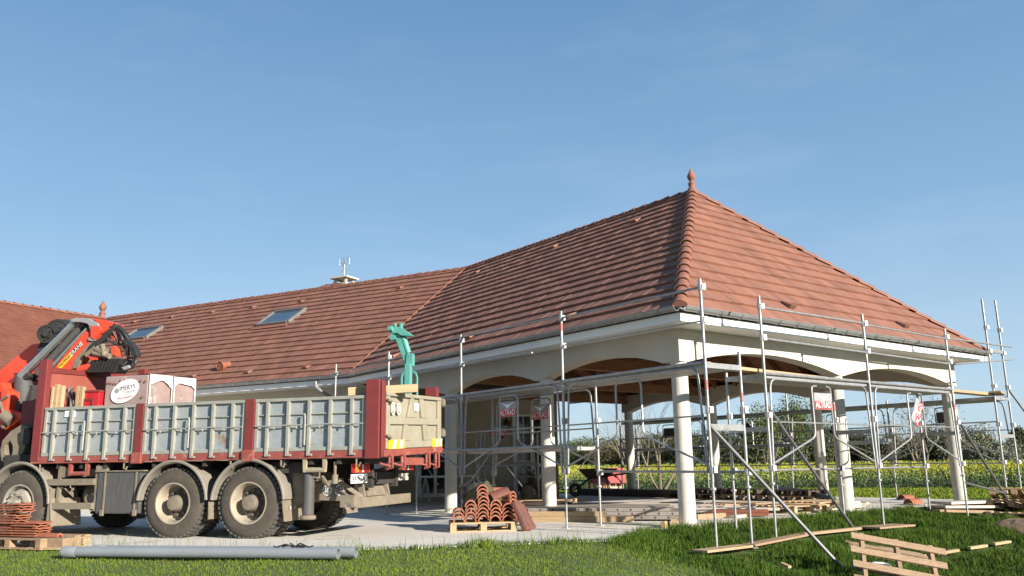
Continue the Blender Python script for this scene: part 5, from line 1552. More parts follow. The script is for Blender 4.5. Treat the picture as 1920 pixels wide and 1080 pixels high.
# tarpaulin bundle
def bundle(o, rx, ry, rz, m, name, label, seed, yaw=0.0, amp=0.2):
    rg = random.Random(seed); n, q = 26, 14
    ph = [rg.uniform(0, 6.28) for _ in range(6)]
    b = MB(); vs = []
    for i in range(q + 1):
        te = math.pi * i / q
        for j in range(n):
            a = 2 * math.pi * j / n
            f = 1 + amp * (0.5 * math.sin(5 * a + ph[0] + 2.3 * math.sin(2 * te + ph[1])) + 0.35 * math.sin(9 * te + 3 * a + ph[2]) + 0.35 * math.sin(7 * a - 4 * te + ph[3])) + rg.uniform(-0.03, 0.03)
            x, y, z = math.sin(te) * math.cos(a) * rx * f, math.sin(te) * math.sin(a) * ry * f, math.cos(te) * rz * f
            if z < -rz * 0.55: z = -rz * 0.55
            vs.append(V(o) + V((x * math.cos(yaw) - y * math.sin(yaw), x * math.sin(yaw) + y * math.cos(yaw), z + rz * 0.55)))
    fs = [(i * n + j, (i + 1) * n + j, (i + 1) * n + (j + 1) % n, i * n + (j + 1) % n) for i in range(q) for j in range(n)]
    b.add(vs, fs)
    return tag(b.build(name, m, None, smooth=False), label, 'tarpaulin')
def tarp():
    # folded sheet hanging over the tile stacks
    rg = random.Random(5)
    c = pa + pe * (PW * 0.53) + pn * 0.46 + Z * 0.60
    n, q = 22, 18
    vs = []
    for i in range(n + 1):
        for j in range(q + 1):
            a = (i / n - 0.5) * 1.0; d = (j / q - 0.5) * 0.72
            fold = 0.030 * math.sin(13 * a + 5 * d) + 0.018 * math.sin(19 * d - 7 * a) + 0.010 * math.sin(31 * a)
            h = 0.13 - 0.62 * max(0, a) ** 1.2 - 0.9 * max(0, abs(d) - 0.16) - 0.75 * max(0, -a - 0.10) + fold
            vs.append(c + pe * (a * 0.62 + 0.04 * math.sin(9 * d)) + pn * d * 0.9 + Z * h + pe * 0.0)
    b = MB(); b.add(vs, [(i * (q + 1) + j, (i + 1) * (q + 1) + j, (i + 1) * (q + 1) + j + 1, i * (q + 1) + j + 1) for i in range(n) for j in range(q)])
    o = b.build('green_tarpaulin', 'tarp', None, smooth=True)
    sm = o.modifiers.new('solid', 'SOLIDIFY'); sm.thickness = 0.018
    tag(o, 'crumpled olive green tarpaulin thrown over the back of the stacked ridge tiles', 'tarpaulin')
tarp()
bundle(pa + pe * (PW * 0.40) + pn * 0.62 + Z * 0.42, 0.22, 0.24, 0.22, 'hose', 'dark_sack', 'dark sack bunched under the green tarpaulin behind the tile stacks', 3, 0.3, 0.18)

# flat tiles at the left edge
def flat_tile(o, ex, ey, L=0.42, Wd=0.26, th=0.014):
    o, ex, ey = V(o), V(ex).normalized(), V(ey).normalized(); n = 12
    vs = []
    for q in (0, L):
        for top in (1, 0):
            for k in range(n + 1):
                a = k / n
                h = 0.018 * math.exp(-((a - 0.06) / 0.07) ** 2) + 0.020 * math.exp(-((a - 0.93) / 0.08) ** 2) + 0.008 * math.exp(-((a - 0.5) / 0.12) ** 2)
                vs.append(o + ex * q + ey * (a - 0.5) * Wd + Z * (h + th * top))
    k1 = n + 1; fs = []
    for k in range(n):
        fs += [(k, k + 1, 2 * k1 + k + 1, 2 * k1 + k), (k1 + k + 1, k1 + k, 3 * k1 + k, 3 * k1 + k + 1), (k, k1 + k, k1 + k + 1, k + 1), (2 * k1 + k + 1, 3 * k1 + k + 1, 3 * k1 + k, 2 * k1 + k)]
    fs += [(0, 2 * k1, 3 * k1, k1), (n, k1 + n, 3 * k1 + n, 2 * k1 + n)]
    b = MB(); b.add(vs, fs)
    return b.build('flat_tile', 'terra', None, smooth=True)
sp = G(36, 1029)
te = (T * -1 + W * -0.12).normalized(); tn_ = Z.cross(te)
pallet('pallet under the flat tile stacks at the left edge of the lawn', sp + tn_ * 0.30 - te * 0.12, te, tn_, Z, 1.25, 0.8, 5, 'oldwood')
for i, (dx, n, nm) in enumerate(((-0.62, 13, 'tall left stack'), (-0.20, 6, 'low middle stack'))):
    for k in range(n):
        off = 0.06 if (i == 0 and k > 8) else 0.0
        o = flat_tile(sp + te * (dx + off + random.uniform(-0.02, 0.02)) + tn_ * (0.16 + random.uniform(-0.015, 0.015)) + Z * (0.148 + 0.0335 * k), te + tn_ * random.uniform(-0.05, 0.05) + Z * (0.04 if off else 0), tn_)
        tag(o, 'flat roof tile, %s from the bottom of the %s by the front wheel' % (ORD[k], nm), 'roof tile', 'flat roof tiles stacked near the front wheel')
b = MB(); b.obb(sp + te * 0.20 - tn_ * 0.02 + Z * 0.005, te * 0.56 + tn_ * 0.05, tn_ * 0.3, Z * 0.14); tag(b.build('wooden_block', 'oldwood', None, bevel=0.01), 'weathered wooden block at the end of the flat tile stacks', 'wood block')
o = half_tile('ridge_tile', sp + te * 0.62 + tn_ * 0.1 + Z * 0.15, -te + Z * 0.02, Z, 0.05, 0.42); tag(o, 'narrow terracotta tile lying on the weathered wooden block', 'roof tile')
b = MB(); b.obb(sp + te * 0.24 - tn_ * 0.10, te * 0.52 + tn_ * 0.12, tn_ * 0.09, Z * 0.03); tag(b.build('wooden_board', 'wood', None), 'thin board on the ground under the weathered wooden block', 'board')

# pipes on the grass
def pipe(p, q, r, m, label, name='plastic_pipe', cat='pipe'):
    p, q = V(p) + Z * r, V(q) + Z * r
    d = (q - p).normalized()
    t = thing(name, label, cat, (p + q) / 2 - Z * r)
    b = MB(); b.lathe([(r, 0), (r, (q - p).length), (r - 0.006, (q - p).length), (r - 0.006, 0), (r, 0)], p, d, 22)
    b.build('pipe_wall', m, t, smooth=True)
    b = MB(); b.lathe([(r + 0.006, 0.0), (r + 0.006, 0.18), (r, 0.19)], p + d * 0.02, d, 22); b.build('pipe_socket', m, t, smooth=True)
    return t
p0, p1 = PG(117, 1049), PG(634, 1054)
pipe(V((p0.x, p0.y, zg(p0.x, p0.y) + 0.03)), V((p1.x, p1.y, zg(p1.x, p1.y) + 0.03)), 0.062, 'pvc', 'long grey plastic pipe lying at the edge of the grass, nearer of the two')
pq0 = V((p0.x + 0.3, p0.y + 0.131, 0.0)); pq1 = V((p1.x + 0.18, p1.y + 0.128, 0.0))
pq0.z = zg(p0.x, p0.y) + 0.03; pq1.z = zg(p1.x, p1.y) + 0.03
pipe(pq0, pq1, 0.062, 'pvc', 'grey plastic pipe behind the other grey pipe, its end reaching further right')
b = MB()
q0 = PG(545, 1051); q0.z = zg(q0.x, q0.y) + 0.155; q0.y += 0.05
for k in range(4):
    pts = [q0 + V((0.09 * k - 0.12 + 0.10 * math.sin(i * 1.3 + k), 0.04 * math.cos(i * 2 + k) - 0.02, 0.012 * math.sin(i * 1.7 + k * 2) + 0.03 * (i == 2))) for i in range(5)]
    b.tube(rounded(pts, 0.05), 0.009, 5)
tag(b.build('strap_ends', 'hose', None, smooth=True), 'loose dark strap ends lying across the two grey pipes', 'strap')

# timbers and perforated steel planks by the second column
def board(p, q, wd, z0, th, m, label, group=None, name='board', cat='board', holes=False):
    p, q = V(p), V(q)
    b = MB(); b.bar(p + Z * (z0 + th / 2 - p.z), q + Z * (z0 + th / 2 - q.z), wd, th)
    if holes:
        t = thing(name, label, cat, (p + q) / 2 + Z * z0, group)
        b.build('plank_body', m, t, bevel=0.004)
        d = (q - p); L = d.length; d.normalize(); s = d.cross(Z).normalized()
        if s.y > 0: s = -s
        h = MB(); x = 0.15
        while x < L - 0.05:
            c = p + d * x + s * (wd / 2 + 0.0015) + Z * (z0 + th * 0.5 - p.z)
            h.poly([c + d * math.cos(a) * 0.014 + Z * math.sin(a) * 0.02 for a in [2 * math.pi * i / 10 for i in range(10)]])
            x += 0.235
        ho = h.build('side_holes', 'ink', t)
        e = MB(); 
        for xx in (0.0, L):
            c = p + d * xx + Z * (z0 + th * 0.5 - p.z); sg = 1 if xx else -1
            e.tube([c - s * (wd * 0.3) + d * sg * 0.0, c - s * (wd * 0.3) + d * sg * 0.05], 0.02, 6); e.tube([c + s * (wd * 0.3), c + s * (wd * 0.3) + d * sg * 0.05], 0.02, 6)
        e.build('end_hooks', m, t)
        return t
    o = b.build(name, m, None, bevel=0.004)
    return tag(o, label, cat, group)
b0, b1 = V((-0.15, 15.83, 0)), V((2.06, 15.28, 0))
bd = (b1 - b0).normalized(); bn = Z.cross(bd)
board(b0, b1, 0.12, 0.0, 0.095, 'wood', 'lower of two pale timbers in front of the perforated planks', name='timber_beam', cat='timber')
board(b0 + bn * 0.02, b0 + bd * 1.78 + bn * 0.02, 0.12, 0.096, 0.085, 'wood', 'upper of two pale timbers in front of the perforated planks', name='timber_beam', cat='timber')
s0 = b0 + bn * 0.32 + bd * 0.1
nm_r = ('front', 'second', 'third', 'rear')
nm_l = ('bottom', 'middle', 'top')
for r in range(4):
    for l in range(3 if r else 3):
        jj = random.uniform(-0.05, 0.05) + (0.12 if l == 1 else 0) - (0.18 if l == 2 else 0)
        board(s0 + bn * (0.335 * r) + bd * jj, s0 + bn * (0.335 * r) + bd * (2.95 + jj), 0.30, 0.03 + 0.068 * l, 0.064, 'oldplank', 'perforated steel plank, %s layer in the %s row of the pile by the columns' % (nm_l[l], nm_r[r]), 'perforated steel planks piled by the columns', 'steel_plank', 'plank', True)
for k in range(9):
    o_ = s0 + bn * (1.62 + 0.33 * k) + bd * (0.4 + 0.25 * math.sin(k * 2.2))
    board(o_, o_ + bd * (3.9 + 0.3 * math.sin(k)), 0.27, 0.06 + 0.012 * (k % 3), 0.05, 'paleplank', 'pale board lying flat on the patio, %s row behind the perforated planks' % ORD[k], 'pale boards laid on the patio')
for k in range(4):
    o_ = s0 + bn * (1.9 + 0.7 * k) - bd * 1.4
    board(o_, o_ + bd * 1.7, 0.30, 0.02, 0.09 + 0.05 * (k % 2), 'darkplank', 'dark board on the patio left of the pale boards, %s from the front' % ORD[k], 'dark boards beside the pale boards')
for k in range(6):
    v0 = 12.4 - 0.15 * (k % 2)
    o_ = UVP(8.55 + 0.26 * (k // 2), v0 - 0.1 * k)
    board(o_, UVP(8.55 + 0.26 * (k // 2), 8.0 - 0.3 * k), 0.24, 0.11 * (k % 2), 0.105, 'darkplank', 'dark formwork beam at the far patio edge, %s layer, %s beam from the house' % (('lower', 'upper')[k % 2], ORD[k // 2]), 'dark formwork beams along the far patio edge', 'formwork_beam', 'beam')
# low pallets and offcuts between the columns
for k, v in enumerate((6.6, 5.2, 3.7)):
    pallet('dark pallet at the far patio edge, %s from the urn side' % ORD[k], UVP(8.45, v), B, -A, Z, 1.25, 0.8, 5, 'oldwood')
    pallet('dark pallet on top of the %s far pallet from the urn side' % ORD[k], UVP(8.40 + 0.04 * k, v + 0.05, 0.145), B, -A, Z, 1.2, 0.8, 5, M['darkplank'])
pallet('pallet with light slats lying on the patio just left of the sunlit second column', V((5.55, 17.55, 0)), A, B, Z, 1.2, 1.0, 7, 'wood')
pallet('pallet lying beyond the light slatted pallet, nearest the black pipe', V((6.55, 19.0, 0)), A, B, Z, 1.2, 1.0, 7, 'wood')
pallet('reddish pallet to the left of the light slatted pallet', V((4.75, 18.6, 0)), A * 0.9 - B * 0.3, B * 0.9 + A * 0.3, Z, 1.2, 0.9, 6, 'oldwood')
pallet('pallet end showing behind the leaning tiles and the first left column', G(1022, 951) + V((0.1, 0.6, 0.02)), bd, bn, Z, 1.3, 0.9, 6, 'wood')
for k in range(5):
    o_ = V((6.2 + 0.13 * k, 17.2 + 0.12 * k, 0))
    board(o_, o_ + A * 1.2 + B * 0.25, 0.12, 0.03 + 0.045 * (k % 3), 0.04, 'paleplank', 'pale batten beside the sunlit second column, %s from the front' % ORD[k], 'pale battens beside the second column')
for k in range(4):
    o_ = V((3.55 + 0.2 * k, 16.4 + 0.3 * k, 0))
    board(o_, o_ + bd * (1.15 - 0.1 * k), 0.2, 0.02 + 0.04 * (k % 2), 0.05, M['terra_in'], 'dark red board on the patio right of the corner column, %s from the front' % ORD[k], 'dark red boards right of the corner column')
b = MB(); b.tube([G(1457, 930) + Z * 0.2, G(1500, 935) + Z * 0.2, G(1563, 947) + Z * 0.12], 0.075, 14); tag(b.build('black_pipe', 'hose', None, smooth=True), 'thick black pipe lying over the pallets near the second column', 'pipe')
ofs = G(1262, 990)
board(ofs - V((0.16, 0, 0)), ofs + V((-0.05, 0.18, 0)), 0.07, 0, 0.10, 'wood', 'small pale block left of the corner column foot, lying flat', name='wood_offcut', cat='offcut')
board(ofs + V((0.02, 0.02, 0)), ofs + V((0.06, 0.22, 0)), 0.09, 0, 0.13, 'wood', 'small upright block touching the corner column foot', name='wood_offcut', cat='offcut')
board(G(1305, 974), G(1330, 972) + V((0.3, 0.1, 0)), 0.10, 0, 0.09, 'oldwood', 'brown block on the patio just right of the corner column', name='wood_offcut', cat='offcut')
board(G(1372, 972), G(1405, 968), 0.12, 0, 0.05, 'paleplank', 'short white block at the grass edge under the light slatted pallet', name='wood_offcut', cat='offcut')
for k, (x, y) in enumerate(((1703, 947), (1690, 938))):
    q = G(x, y)
    o = half_tile('ridge_tile', q + Z * 0.02, A, Z, 0.11, 0.5); tag(o, ('terracotta tile on the patio right of the second column, nearer one', 'terracotta tile on the patio right of the second column, farther one')[k], 'roof tile', 'loose tiles right of the second column')
board(G(1680, 953), G(1735, 951), 0.2, 0, 0.035, 'paleplank', 'white strip of board lying on the patio right of the second column')

# scaffold sole boards, offcuts on the grass
def on_lawn(x, y, dz=0.03):
    p = PG(x, y); return V((p.x, p.y, zg(p.x, p.y) + dz))
TRAMP = []
def lawn_board(a, b_, wd, th, m, label, name='board', cat='board', lift=0.05, group=None):
    p, q = on_lawn(*a), on_lawn(*b_)
    TRAMP.append((p.x, p.y, q.x, q.y, wd / 2 + 0.05))
    p.z += lift; q.z += lift
    b = MB(); b.bar(p, q, wd, th); return tag(b.build(name, m, None, bevel=0.003), label, cat, group)
lawn_board((1312, 1046), (1398, 1035), 0.24, 0.03, 'wood', 'pale sole board in the grass under the two corner scaffold feet')
lawn_board((1393, 1036), (1505, 1013), 0.20, 0.03, 'oldwood', 'brown sole board in the grass, continuing right from the pale sole board')
lawn_board((1505, 1012), (1612, 1000), 0.10, 0.04, 'oldwood', 'thin weathered batten in the grass behind the leaning pallet')
lawn_board((1628, 999), (1695, 993), 0.42, 0.03, 'oldwood', 'square brown sole board under the middle gable scaffold foot')
lawn_board((1706, 1056), (1735, 1052), 0.06, 0.03, 'wood', 'pale wood strip in the grass right behind the leaning pallet', 'wood_strip', 'wood strip')
lawn_board((1757, 1049), (1797, 1042), 0.06, 0.04, 'wood', 'pale wood strip in the grass touching the right edge of the leaning pallet', 'wood_strip', 'wood strip')
lawn_board((1818, 1038), (1850, 1033), 0.06, 0.04, 'wood', 'middle pale wood strip in the grass right of the leaning pallet', 'wood_strip', 'wood strip')
lawn_board((1864, 1030), (1894, 1025), 0.06, 0.04, 'wood', 'farthest right pale wood strip in the grass', 'wood_strip', 'wood strip')
lawn_board((1466, 1069), (1482, 1076), 0.05, 0.03, 'wood', 'small pale chip of wood in the grass left of the raking tube', 'wood_strip', 'wood strip')

# leaning pallet in the foreground
tl, trr, bl = PY(1594, 1000, 10.85), PY(1772, 1032, 10.62), PY(1578, 1106, 10.20)
ex = (trr - tl).normalized(); ey = (bl - tl); ey = (ey - ex * ey.dot(ex)).normalized(); ez = ex.cross(ey)
if ez.y > 0: ez = -ez
PLm = (trr - tl).length
pallet('weathered pallet propped up on edge in the grass in the foreground', tl + ex * PLm / 2 + ey * 0.48 - ez * 0.144, ex, ey, ez, PLm, 1.02, 5, 'oldwood', stringer=True)
pallet('second pallet lying in the grass behind the propped one', on_lawn(1688, 1062, 0.05) + V((0.05, 0.55, 0.0)), ex, Z.cross(ex) , Z, 1.1, 0.7, 5, 'oldwood')
b = MB(); q = on_lawn(1652, 1077); b.tube(rounded([q + V((-0.18, 0.0, 0.0)), q + V((-0.12, 0, 0.12)), q + V((0.1, 0.0, 0.10)), q + V((0.16, -0.1, 0.02))], 0.08), 0.02, 8)
tag(b.build('bent_pipe', 'galv', None, smooth=True), 'bent bit of grey pipe in the grass under the propped pallet', 'pipe')

# heap and pallets at the right edge
hp = on_lawn(1915, 1000, 0)
for k, (x, y, dz, yaw, tl_) in enumerate(((1902, 975, 0.0, 0.2, 0.10), (1906, 968, 0.17, 0.05, 0.16), (1908, 962, 0.34, 0.32, 0.22))):
    q = on_lawn(x, y, dz)
    e1 = (A * math.cos(yaw) + B * math.sin(yaw) - Z * tl_).normalized(); e2 = Z.cross(e1).normalized(); e3 = e1.cross(e2)
    pallet(('bottom pallet of the tilted pile at the right edge', 'middle pallet of the tilted pile at the right edge', 'top pallet of the tilted pile at the right edge')[k], q + e1 * 0.35, e1, e2, e3, 1.2, 0.9, 6, 'wood' if k == 2 else 'oldwood')
b = MB()
n, q_ = 26, 10
vs = []
rg = random.Random(3)
for i in range(q_ + 1):
    for j in range(n):
        a = 2 * math.pi * j / n; r = i / q_
        h = 0.32 * (1 - r * r) + rg.uniform(-0.04, 0.04) * (1 - r)
        x, y = hp.x + 0.55 + math.cos(a) * r * 1.1, hp.y + 0.1 + math.sin(a) * r * 0.75
        vs.append((x, y, zg(x, y) + h - 0.04))
b.add(vs, [(i * n + j, (i + 1) * n + j, (i + 1) * n + (j + 1) % n, i * n + (j + 1) % n) for i in range(q_) for j in range(n)])
tag(b.build('earth_heap', 'earth', None), 'heap of dug brown earth beside the tilted pallets at the right edge', 'earth heap')
for k in range(3):
    lawn_board((1765 - 6 * k, 962 + 2 * k), (1862 - 4 * k, 958 + 5 * k), 0.5 - 0.1 * k, 0.05, 'paleplank' if k < 2 else 'oldwood', ('white board on top at the patio corner by the tilted pallets', 'pale board sticking out under the white corner board', 'brown lowest board at the patio corner by the tilted pallets')[k], lift=0.17 - 0.055 * k)

# under the pavilion: urn, trestle table, wheelbarrow, toy house
def urn():
    c = G(1012, 935); c = V((c.x + 0.05, YW - 0.75, 0))
    t = thing('garden_urn', 'weathered stone urn planted with a small shrub by the corner of the house wall', 'urn', c)
    b = MB(); b.lathe([(0, 0), (0.22, 0), (0.22, 0.06), (0.12, 0.12), (0.10, 0.2), (0.17, 0.27), (0.33, 0.42), (0.36, 0.58), (0.35, 0.72), (0.41, 0.80), (0.40, 0.85), (0.34, 0.85), (0.33, 0.78), (0, 0.78)], c, Z, 24); b.build('bowl', 'urn', t, smooth=True)
    rg = random.Random(9); b = MB(); f = MB()
    for k in range(16):
        a = rg.uniform(0, 6.28); l = rg.uniform(0.4, 0.95)
        tip = c + V((math.cos(a) * l * 0.33, math.sin(a) * l * 0.33, 0.8 + l))
        mid = c + V((math.cos(a) * 0.06, math.sin(a) * 0.06, 0.8 + l * 0.4))
        b.tube([c + Z * 0.78, mid, tip], [0.012, 0.009, 0.004], 5)
        for j in range(26):
            p = mid.lerp(tip, rg.uniform(0.1, 1.05)) + V((rg.gauss(0, 0.035), rg.gauss(0, 0.035), rg.gauss(0, 0.03)))
            d = V((rg.gauss(0, 1), rg.gauss(0, 1), rg.gauss(0.4, 1))).normalized(); s = d.orthogonal().normalized()
            f.add([p, p + d * 0.05 + s * 0.014, p + d * 0.09, p + d * 0.05 - s * 0.014], [(0, 1, 2, 3)])
    b.build('stem', 'bark', t); f.build('foliage', 'urnplant', t)
    b = MB(); b.lathe([(0, 0), (0.16, 0.0), (0.2, 0.2), (0.16, 0.42), (0, 0.46)], c + V((-0.45, -0.1, 0)), Z, 14); o = b.build('clay_jar', 'urn', None, smooth=True); tag(o, 'small round clay jar standing to the left of the stone urn', 'jar')
urn()
def trestle():
    p, q = V((-2.85, 25.0, 0)), V((-1.2, 25.2, 0))
    t = thing('trestle_table', 'pale trestle table with splayed legs standing in front of the glazed window', 'table', (p + q) / 2)
    b = MB(); b.bar(p + Z * 0.72, q + Z * 0.72, 0.6, 0.05); b.build('table_top', 'white', t, bevel=0.006)
    for e, s in ((p, 1), (q, -1)):
        for dx in (0.18, 0.34):
            for dy in (-0.22, 0.22):
                b = MB(); b.bar(e + V((s * 0.26, dy * 0.8, 0.70)), e + V((s * (0.12 if dx < 0.2 else 0.40), dy * 1.1, 0.0)), 0.035, 0.045, V((0, 1, 0))); b.build('leg', M['legs'], t)
M['legs'] = mat('trestle_leg', (0.42, 0.40, 0.36), None, 4, 0.7)
trestle()
def barrow():
    c = V((2.65, 27.4, 0))
    t = thing('wheelbarrow', 'dark brown wheelbarrow standing near the field side of the patio', 'wheelbarrow', c)
    b = MB()
    top = [(-0.62, -0.34), (0.55, -0.30), (0.62, 0), (0.55, 0.30), (-0.62, 0.34)]
    bot = [(-0.36, -0.2), (0.25, -0.18), (0.28, 0), (0.25, 0.18), (-0.36, 0.2)]
    vs = [c + V((x, y, 0.86)) for x, y in top] + [c + V((x, y, 0.58)) for x, y in bot]
    n = 5
    b.add(vs, [(k, (k + 1) % n, n + (k + 1) % n, n + k) for k in range(n)] + [tuple(range(2 * n - 1, n - 1, -1))])
    tb_ = b.build('tub', 'barrow', t); sm = tb_.modifiers.new('solid', 'SOLIDIFY'); sm.thickness = 0.02
    for s in (-1, 1):
        b = MB(); b.tube([c + V((-0.75, 0.1 * s, 0.22)), c + V((-0.3, 0.2 * s, 0.55)), c + V((1.0, 0.3 * s, 0.72))], 0.022, 8); b.build('handle', 'black', t)
        b = MB(); b.tube([c + V((0.25, 0.22 * s, 0.58)), c + V((0.35, 0.26 * s, 0.0))], 0.02, 8); b.build('leg', 'black', t)
    b = MB(); b.lathe([(0.10, -0.04), (0.2, -0.045), (0.215, 0), (0.2, 0.045), (0.10, 0.04)], c + V((-0.75, 0, 0.215)), V((0, 1, 0)), 20); b.build('wheel', 'rubber', t, smooth=True)
barrow()
def toyhouse():
    c = V((3.25, 30.3, 0))
    t = thing('toy_house', 'small orange plastic playhouse with a pink red roof on the lawn edge', 'playhouse', c)
    b = MB(); b.obb(c + V((-0.50, -0.35, 0)), (1.0, 0, 0), (0, 0.7, 0), (0, 0, 0.42))
    b.prism([c + V((-0.5, -0.349, 0.4205)), c + V((-0.5, 0.349, 0.4205)), c + V((-0.5, 0, 0.78))], (1.0, 0, 0)); b.build('wall', 'toycream', t)
    b = MB()
    for s in (-1, 1): b.obb(c + V((-0.58, 0.45 * s, 0.34)), (1.16, 0, 0), (0, -0.47 * s, 0.49), (0, 0.03 * s, 0.03))
    b.build('roof', 'toyred', t)
    b = MB()
    for dx in (0.05, 0.25):
        b.poly([c + V((dx + 0.09 + 0.09 * math.cos(a), -0.3545, 0.24 + 0.13 * max(0, math.sin(a)))) for a in [math.pi * k / 8 for k in range(9)]])
    b.build('window', 'ink', t)
    b = MB(); b.obb(c + V((-0.1, -0.37, 0.06)), (0.5, 0, 0), (0, 0.015, 0), (0, 0, 0.17)); b.build('shutter', 'paleplank', t)
    c2 = c + V((-0.95, 0.0, 0))
    t2 = thing('toy_table', 'small green topped plastic play table left of the playhouse', 'play table', c2)
    b = MB(); b.obb(c2 + V((-0.30, -0.25, 0.42)), (0.66, 0, 0), (0, 0.5, 0), (0, 0, 0.05)); b.build('table_top', 'toygreen', t2)
    for dx, dy in ((-0.28, -0.23), (0.26, -0.23), (-0.28, 0.18), (0.26, 0.18)):
        b = MB(); b.obb(c2 + V((dx, dy, 0)), (0.07, 0, 0), (0, 0.07, 0), (0, 0, 0.42)); b.build('leg', 'toycream', t2)
toyhouse()

# ------------------------------------------------------------------ plants
def leaf_mesh(name, m, P, D, S, Wd, tint, parent=None, kind=None, label=None):
    """many small leaf-shaped faces: P positions, D directions, S lengths, Wd widths"""
    n = len(P)
    up = rng.normal(size=(n, 3)); s = np.cross(D, up); s /= np.linalg.norm(s, axis=1)[:, None] + 1e-9
    a = P; b = P + D * (S * 0.5)[:, None] + s * (Wd * 0.5)[:, None]; c = P + D * S[:, None]; d = P + D * (S * 0.5)[:, None] - s * (Wd * 0.5)[:, None]
    v = np.stack([a, b, c, d], 1).reshape(-1, 3)
    return raw_mesh(name, m, v, np.arange(4 * n).reshape(-1, 4), np.repeat(tint, 4), parent)
def raw_mesh(name, m, v, faces, tint, parent=None):
    me = bpy.data.meshes.new(name)
    off = np.zeros(3)
    if parent is None:
        off = np.array([v[:, 0].mean(), v[:, 1].mean(), v[:, 2].min()]); v = v - off
    k = faces.shape[1]
    me.vertices.add(len(v)); me.vertices.foreach_set('co', v.astype(np.float32).ravel())
    me.loops.add(faces.size); me.loops.foreach_set('vertex_index', faces.astype(np.int32).ravel())
    me.polygons.add(len(faces)); me.polygons.foreach_set('loop_start', np.arange(0, faces.size, k, dtype=np.int32))
    me.update(calc_edges=True)
    me.materials.append(M[m])
    at = me.attributes.new('tint', 'FLOAT', 'POINT'); at.data.foreach_set('value', np.clip(tint, 0, 1).astype(np.float32))
    ob = bpy.data.objects.new(name, me); COL.objects.link(ob); ob.location = off
    if parent is not None:
        ob.parent = parent; ob.matrix_parent_inverse = Matrix.Translation(-parent.location)
    return ob
def value_noise(x, y, s, seed):
    r = np.random.default_rng(seed); g_ = r.random((64, 64))
    u, v_ = x / s, y / s
    i, j = np.floor(u).astype(int), np.floor(v_).astype(int); fu, fv = u - i, v_ - j
    fu = fu * fu * (3 - 2 * fu); fv = fv * fv * (3 - 2 * fv)
    q = lambda a, b_: g_[a % 64, b_ % 64]
    return q(i, j) * (1 - fu) * (1 - fv) + q(i + 1, j) * fu * (1 - fv) + q(i, j + 1) * (1 - fu) * fv + q(i + 1, j + 1) * fu * fv

# lawn in front
def blades(name, x, y, h, wd, tint, lean=0.45):
    n = len(x)
    z = zground(x, y)
    a = rng.uniform(0, 2 * np.pi, n); ln = np.abs(rng.normal(0, lean, n)) + 0.08
    dx, dy = np.cos(a), np.sin(a)
    b_ = rng.uniform(0, 2 * np.pi, n); sx, sy = np.cos(b_), np.sin(b_)
    base = np.stack([x, y, z - 0.01], 1)
    mid = base + np.stack([dx * ln * h * 0.35, dy * ln * h * 0.35, h * 0.6], 1)
    tip = base + np.stack([dx * ln * h * 1.0, dy * ln * h * 1.0, h * np.clip(1.05 - 0.35 * ln, 0.4, 1)], 1)
    s = np.stack([sx, sy, np.zeros(n)], 1) * wd[:, None] * 0.5
    v = np.stack([base - s, base + s, mid + s * 0.8, mid - s * 0.8, tip], 1).reshape(-1, 3)
    k = np.arange(n)[:, None] * 5
    f = np.concatenate([k + np.array([[0, 1, 2]]), k + np.array([[0, 2, 3]]), k + np.array([[3, 2, 4]])], 0)
    o = raw_mesh(name, 'grass', v, f, np.repeat(tint, 5))
    return tag(o, None, None, None, 'stuff')
def in_front(n, x0, x1, y0, y1):
    x = rng.uniform(x0, x1, n); y = rng.uniform(y0, y1, n)
    ok = (np.abs(x) < y * 0.66 + 0.6)
    return x[ok], y[ok]
def longness(x, y):
    """0 on the mown lawn, 1 in the rough grass on the right and along the concrete edge"""
    e = np.clip((x - (0.85 + (11.8 - y) * 0.50) + 0.5 * (value_noise(x + 30, y + 30, 0.5, 9) - 0.5)) / 0.75, 0, 1)
    s = pdist(x, y, FR, False)
    ed = np.clip(1 - s / 0.30, 0, 1) * 0.75 * np.clip((x + 3.4) / 2, 0.25, 1)
    return np.maximum(e, ed)
x, y = in_front(680000, -9, 13, 7.6, 20)
ins = inpoly(x, y, PAD); dpe = pdist(x, y, FR, False)
keep0 = ~ins | ((dpe < 0.22) & (rng.random(len(x)) < 0.55 * (1 - dpe / 0.22) * (0.2 + 1.4 * (value_noise(x + 60, y + 60, 0.3, 12) > 0.5))))
x, y = x[keep0], y[keep0]
vv = (x - C0.x) * B.x + (y - C0.y) * B.y
ok = (vv < 0.4) | (y < 12.6)
x, y = x[ok], y[ok]
lg = longness(x, y)
cl = value_noise(x + 40, y + 40, 0.55, 1); c2 = value_noise(x + 40, y + 40, 0.16, 2)
keep = rng.random(len(x)) < (0.62 + 0.38 * lg) * (0.45 + 0.75 * np.maximum(cl, c2))
x, y, lg, cl, c2 = x[keep], y[keep], lg[keep], cl[keep], c2[keep]
h = (0.026 + 0.026 * rng.random(len(x))) * (1 - lg) + lg * (0.05 + 0.10 * cl + 0.12 * rng.random(len(x)) * c2)
for (ax, ay, bx, by, rr) in TRAMP:
    dd = pdist(x, y - 0.02, np.array([(ax, ay), (bx, by)]), False)
    front = 0.35 + 0.65 * np.clip((dd - rr * 0.7) / 0.35, 0, 1)
    h = h * front
tint = 0.70 + 0.30 * (c2 - 0.5) + 0.30 * (cl - 0.5) - 0.52 * lg + rng.normal(0, 0.12, len(x))
blades('lawn_grass', x, y, h, 0.0045 + 0.0045 * rng.random(len(x)) + 0.002 * lg, tint)
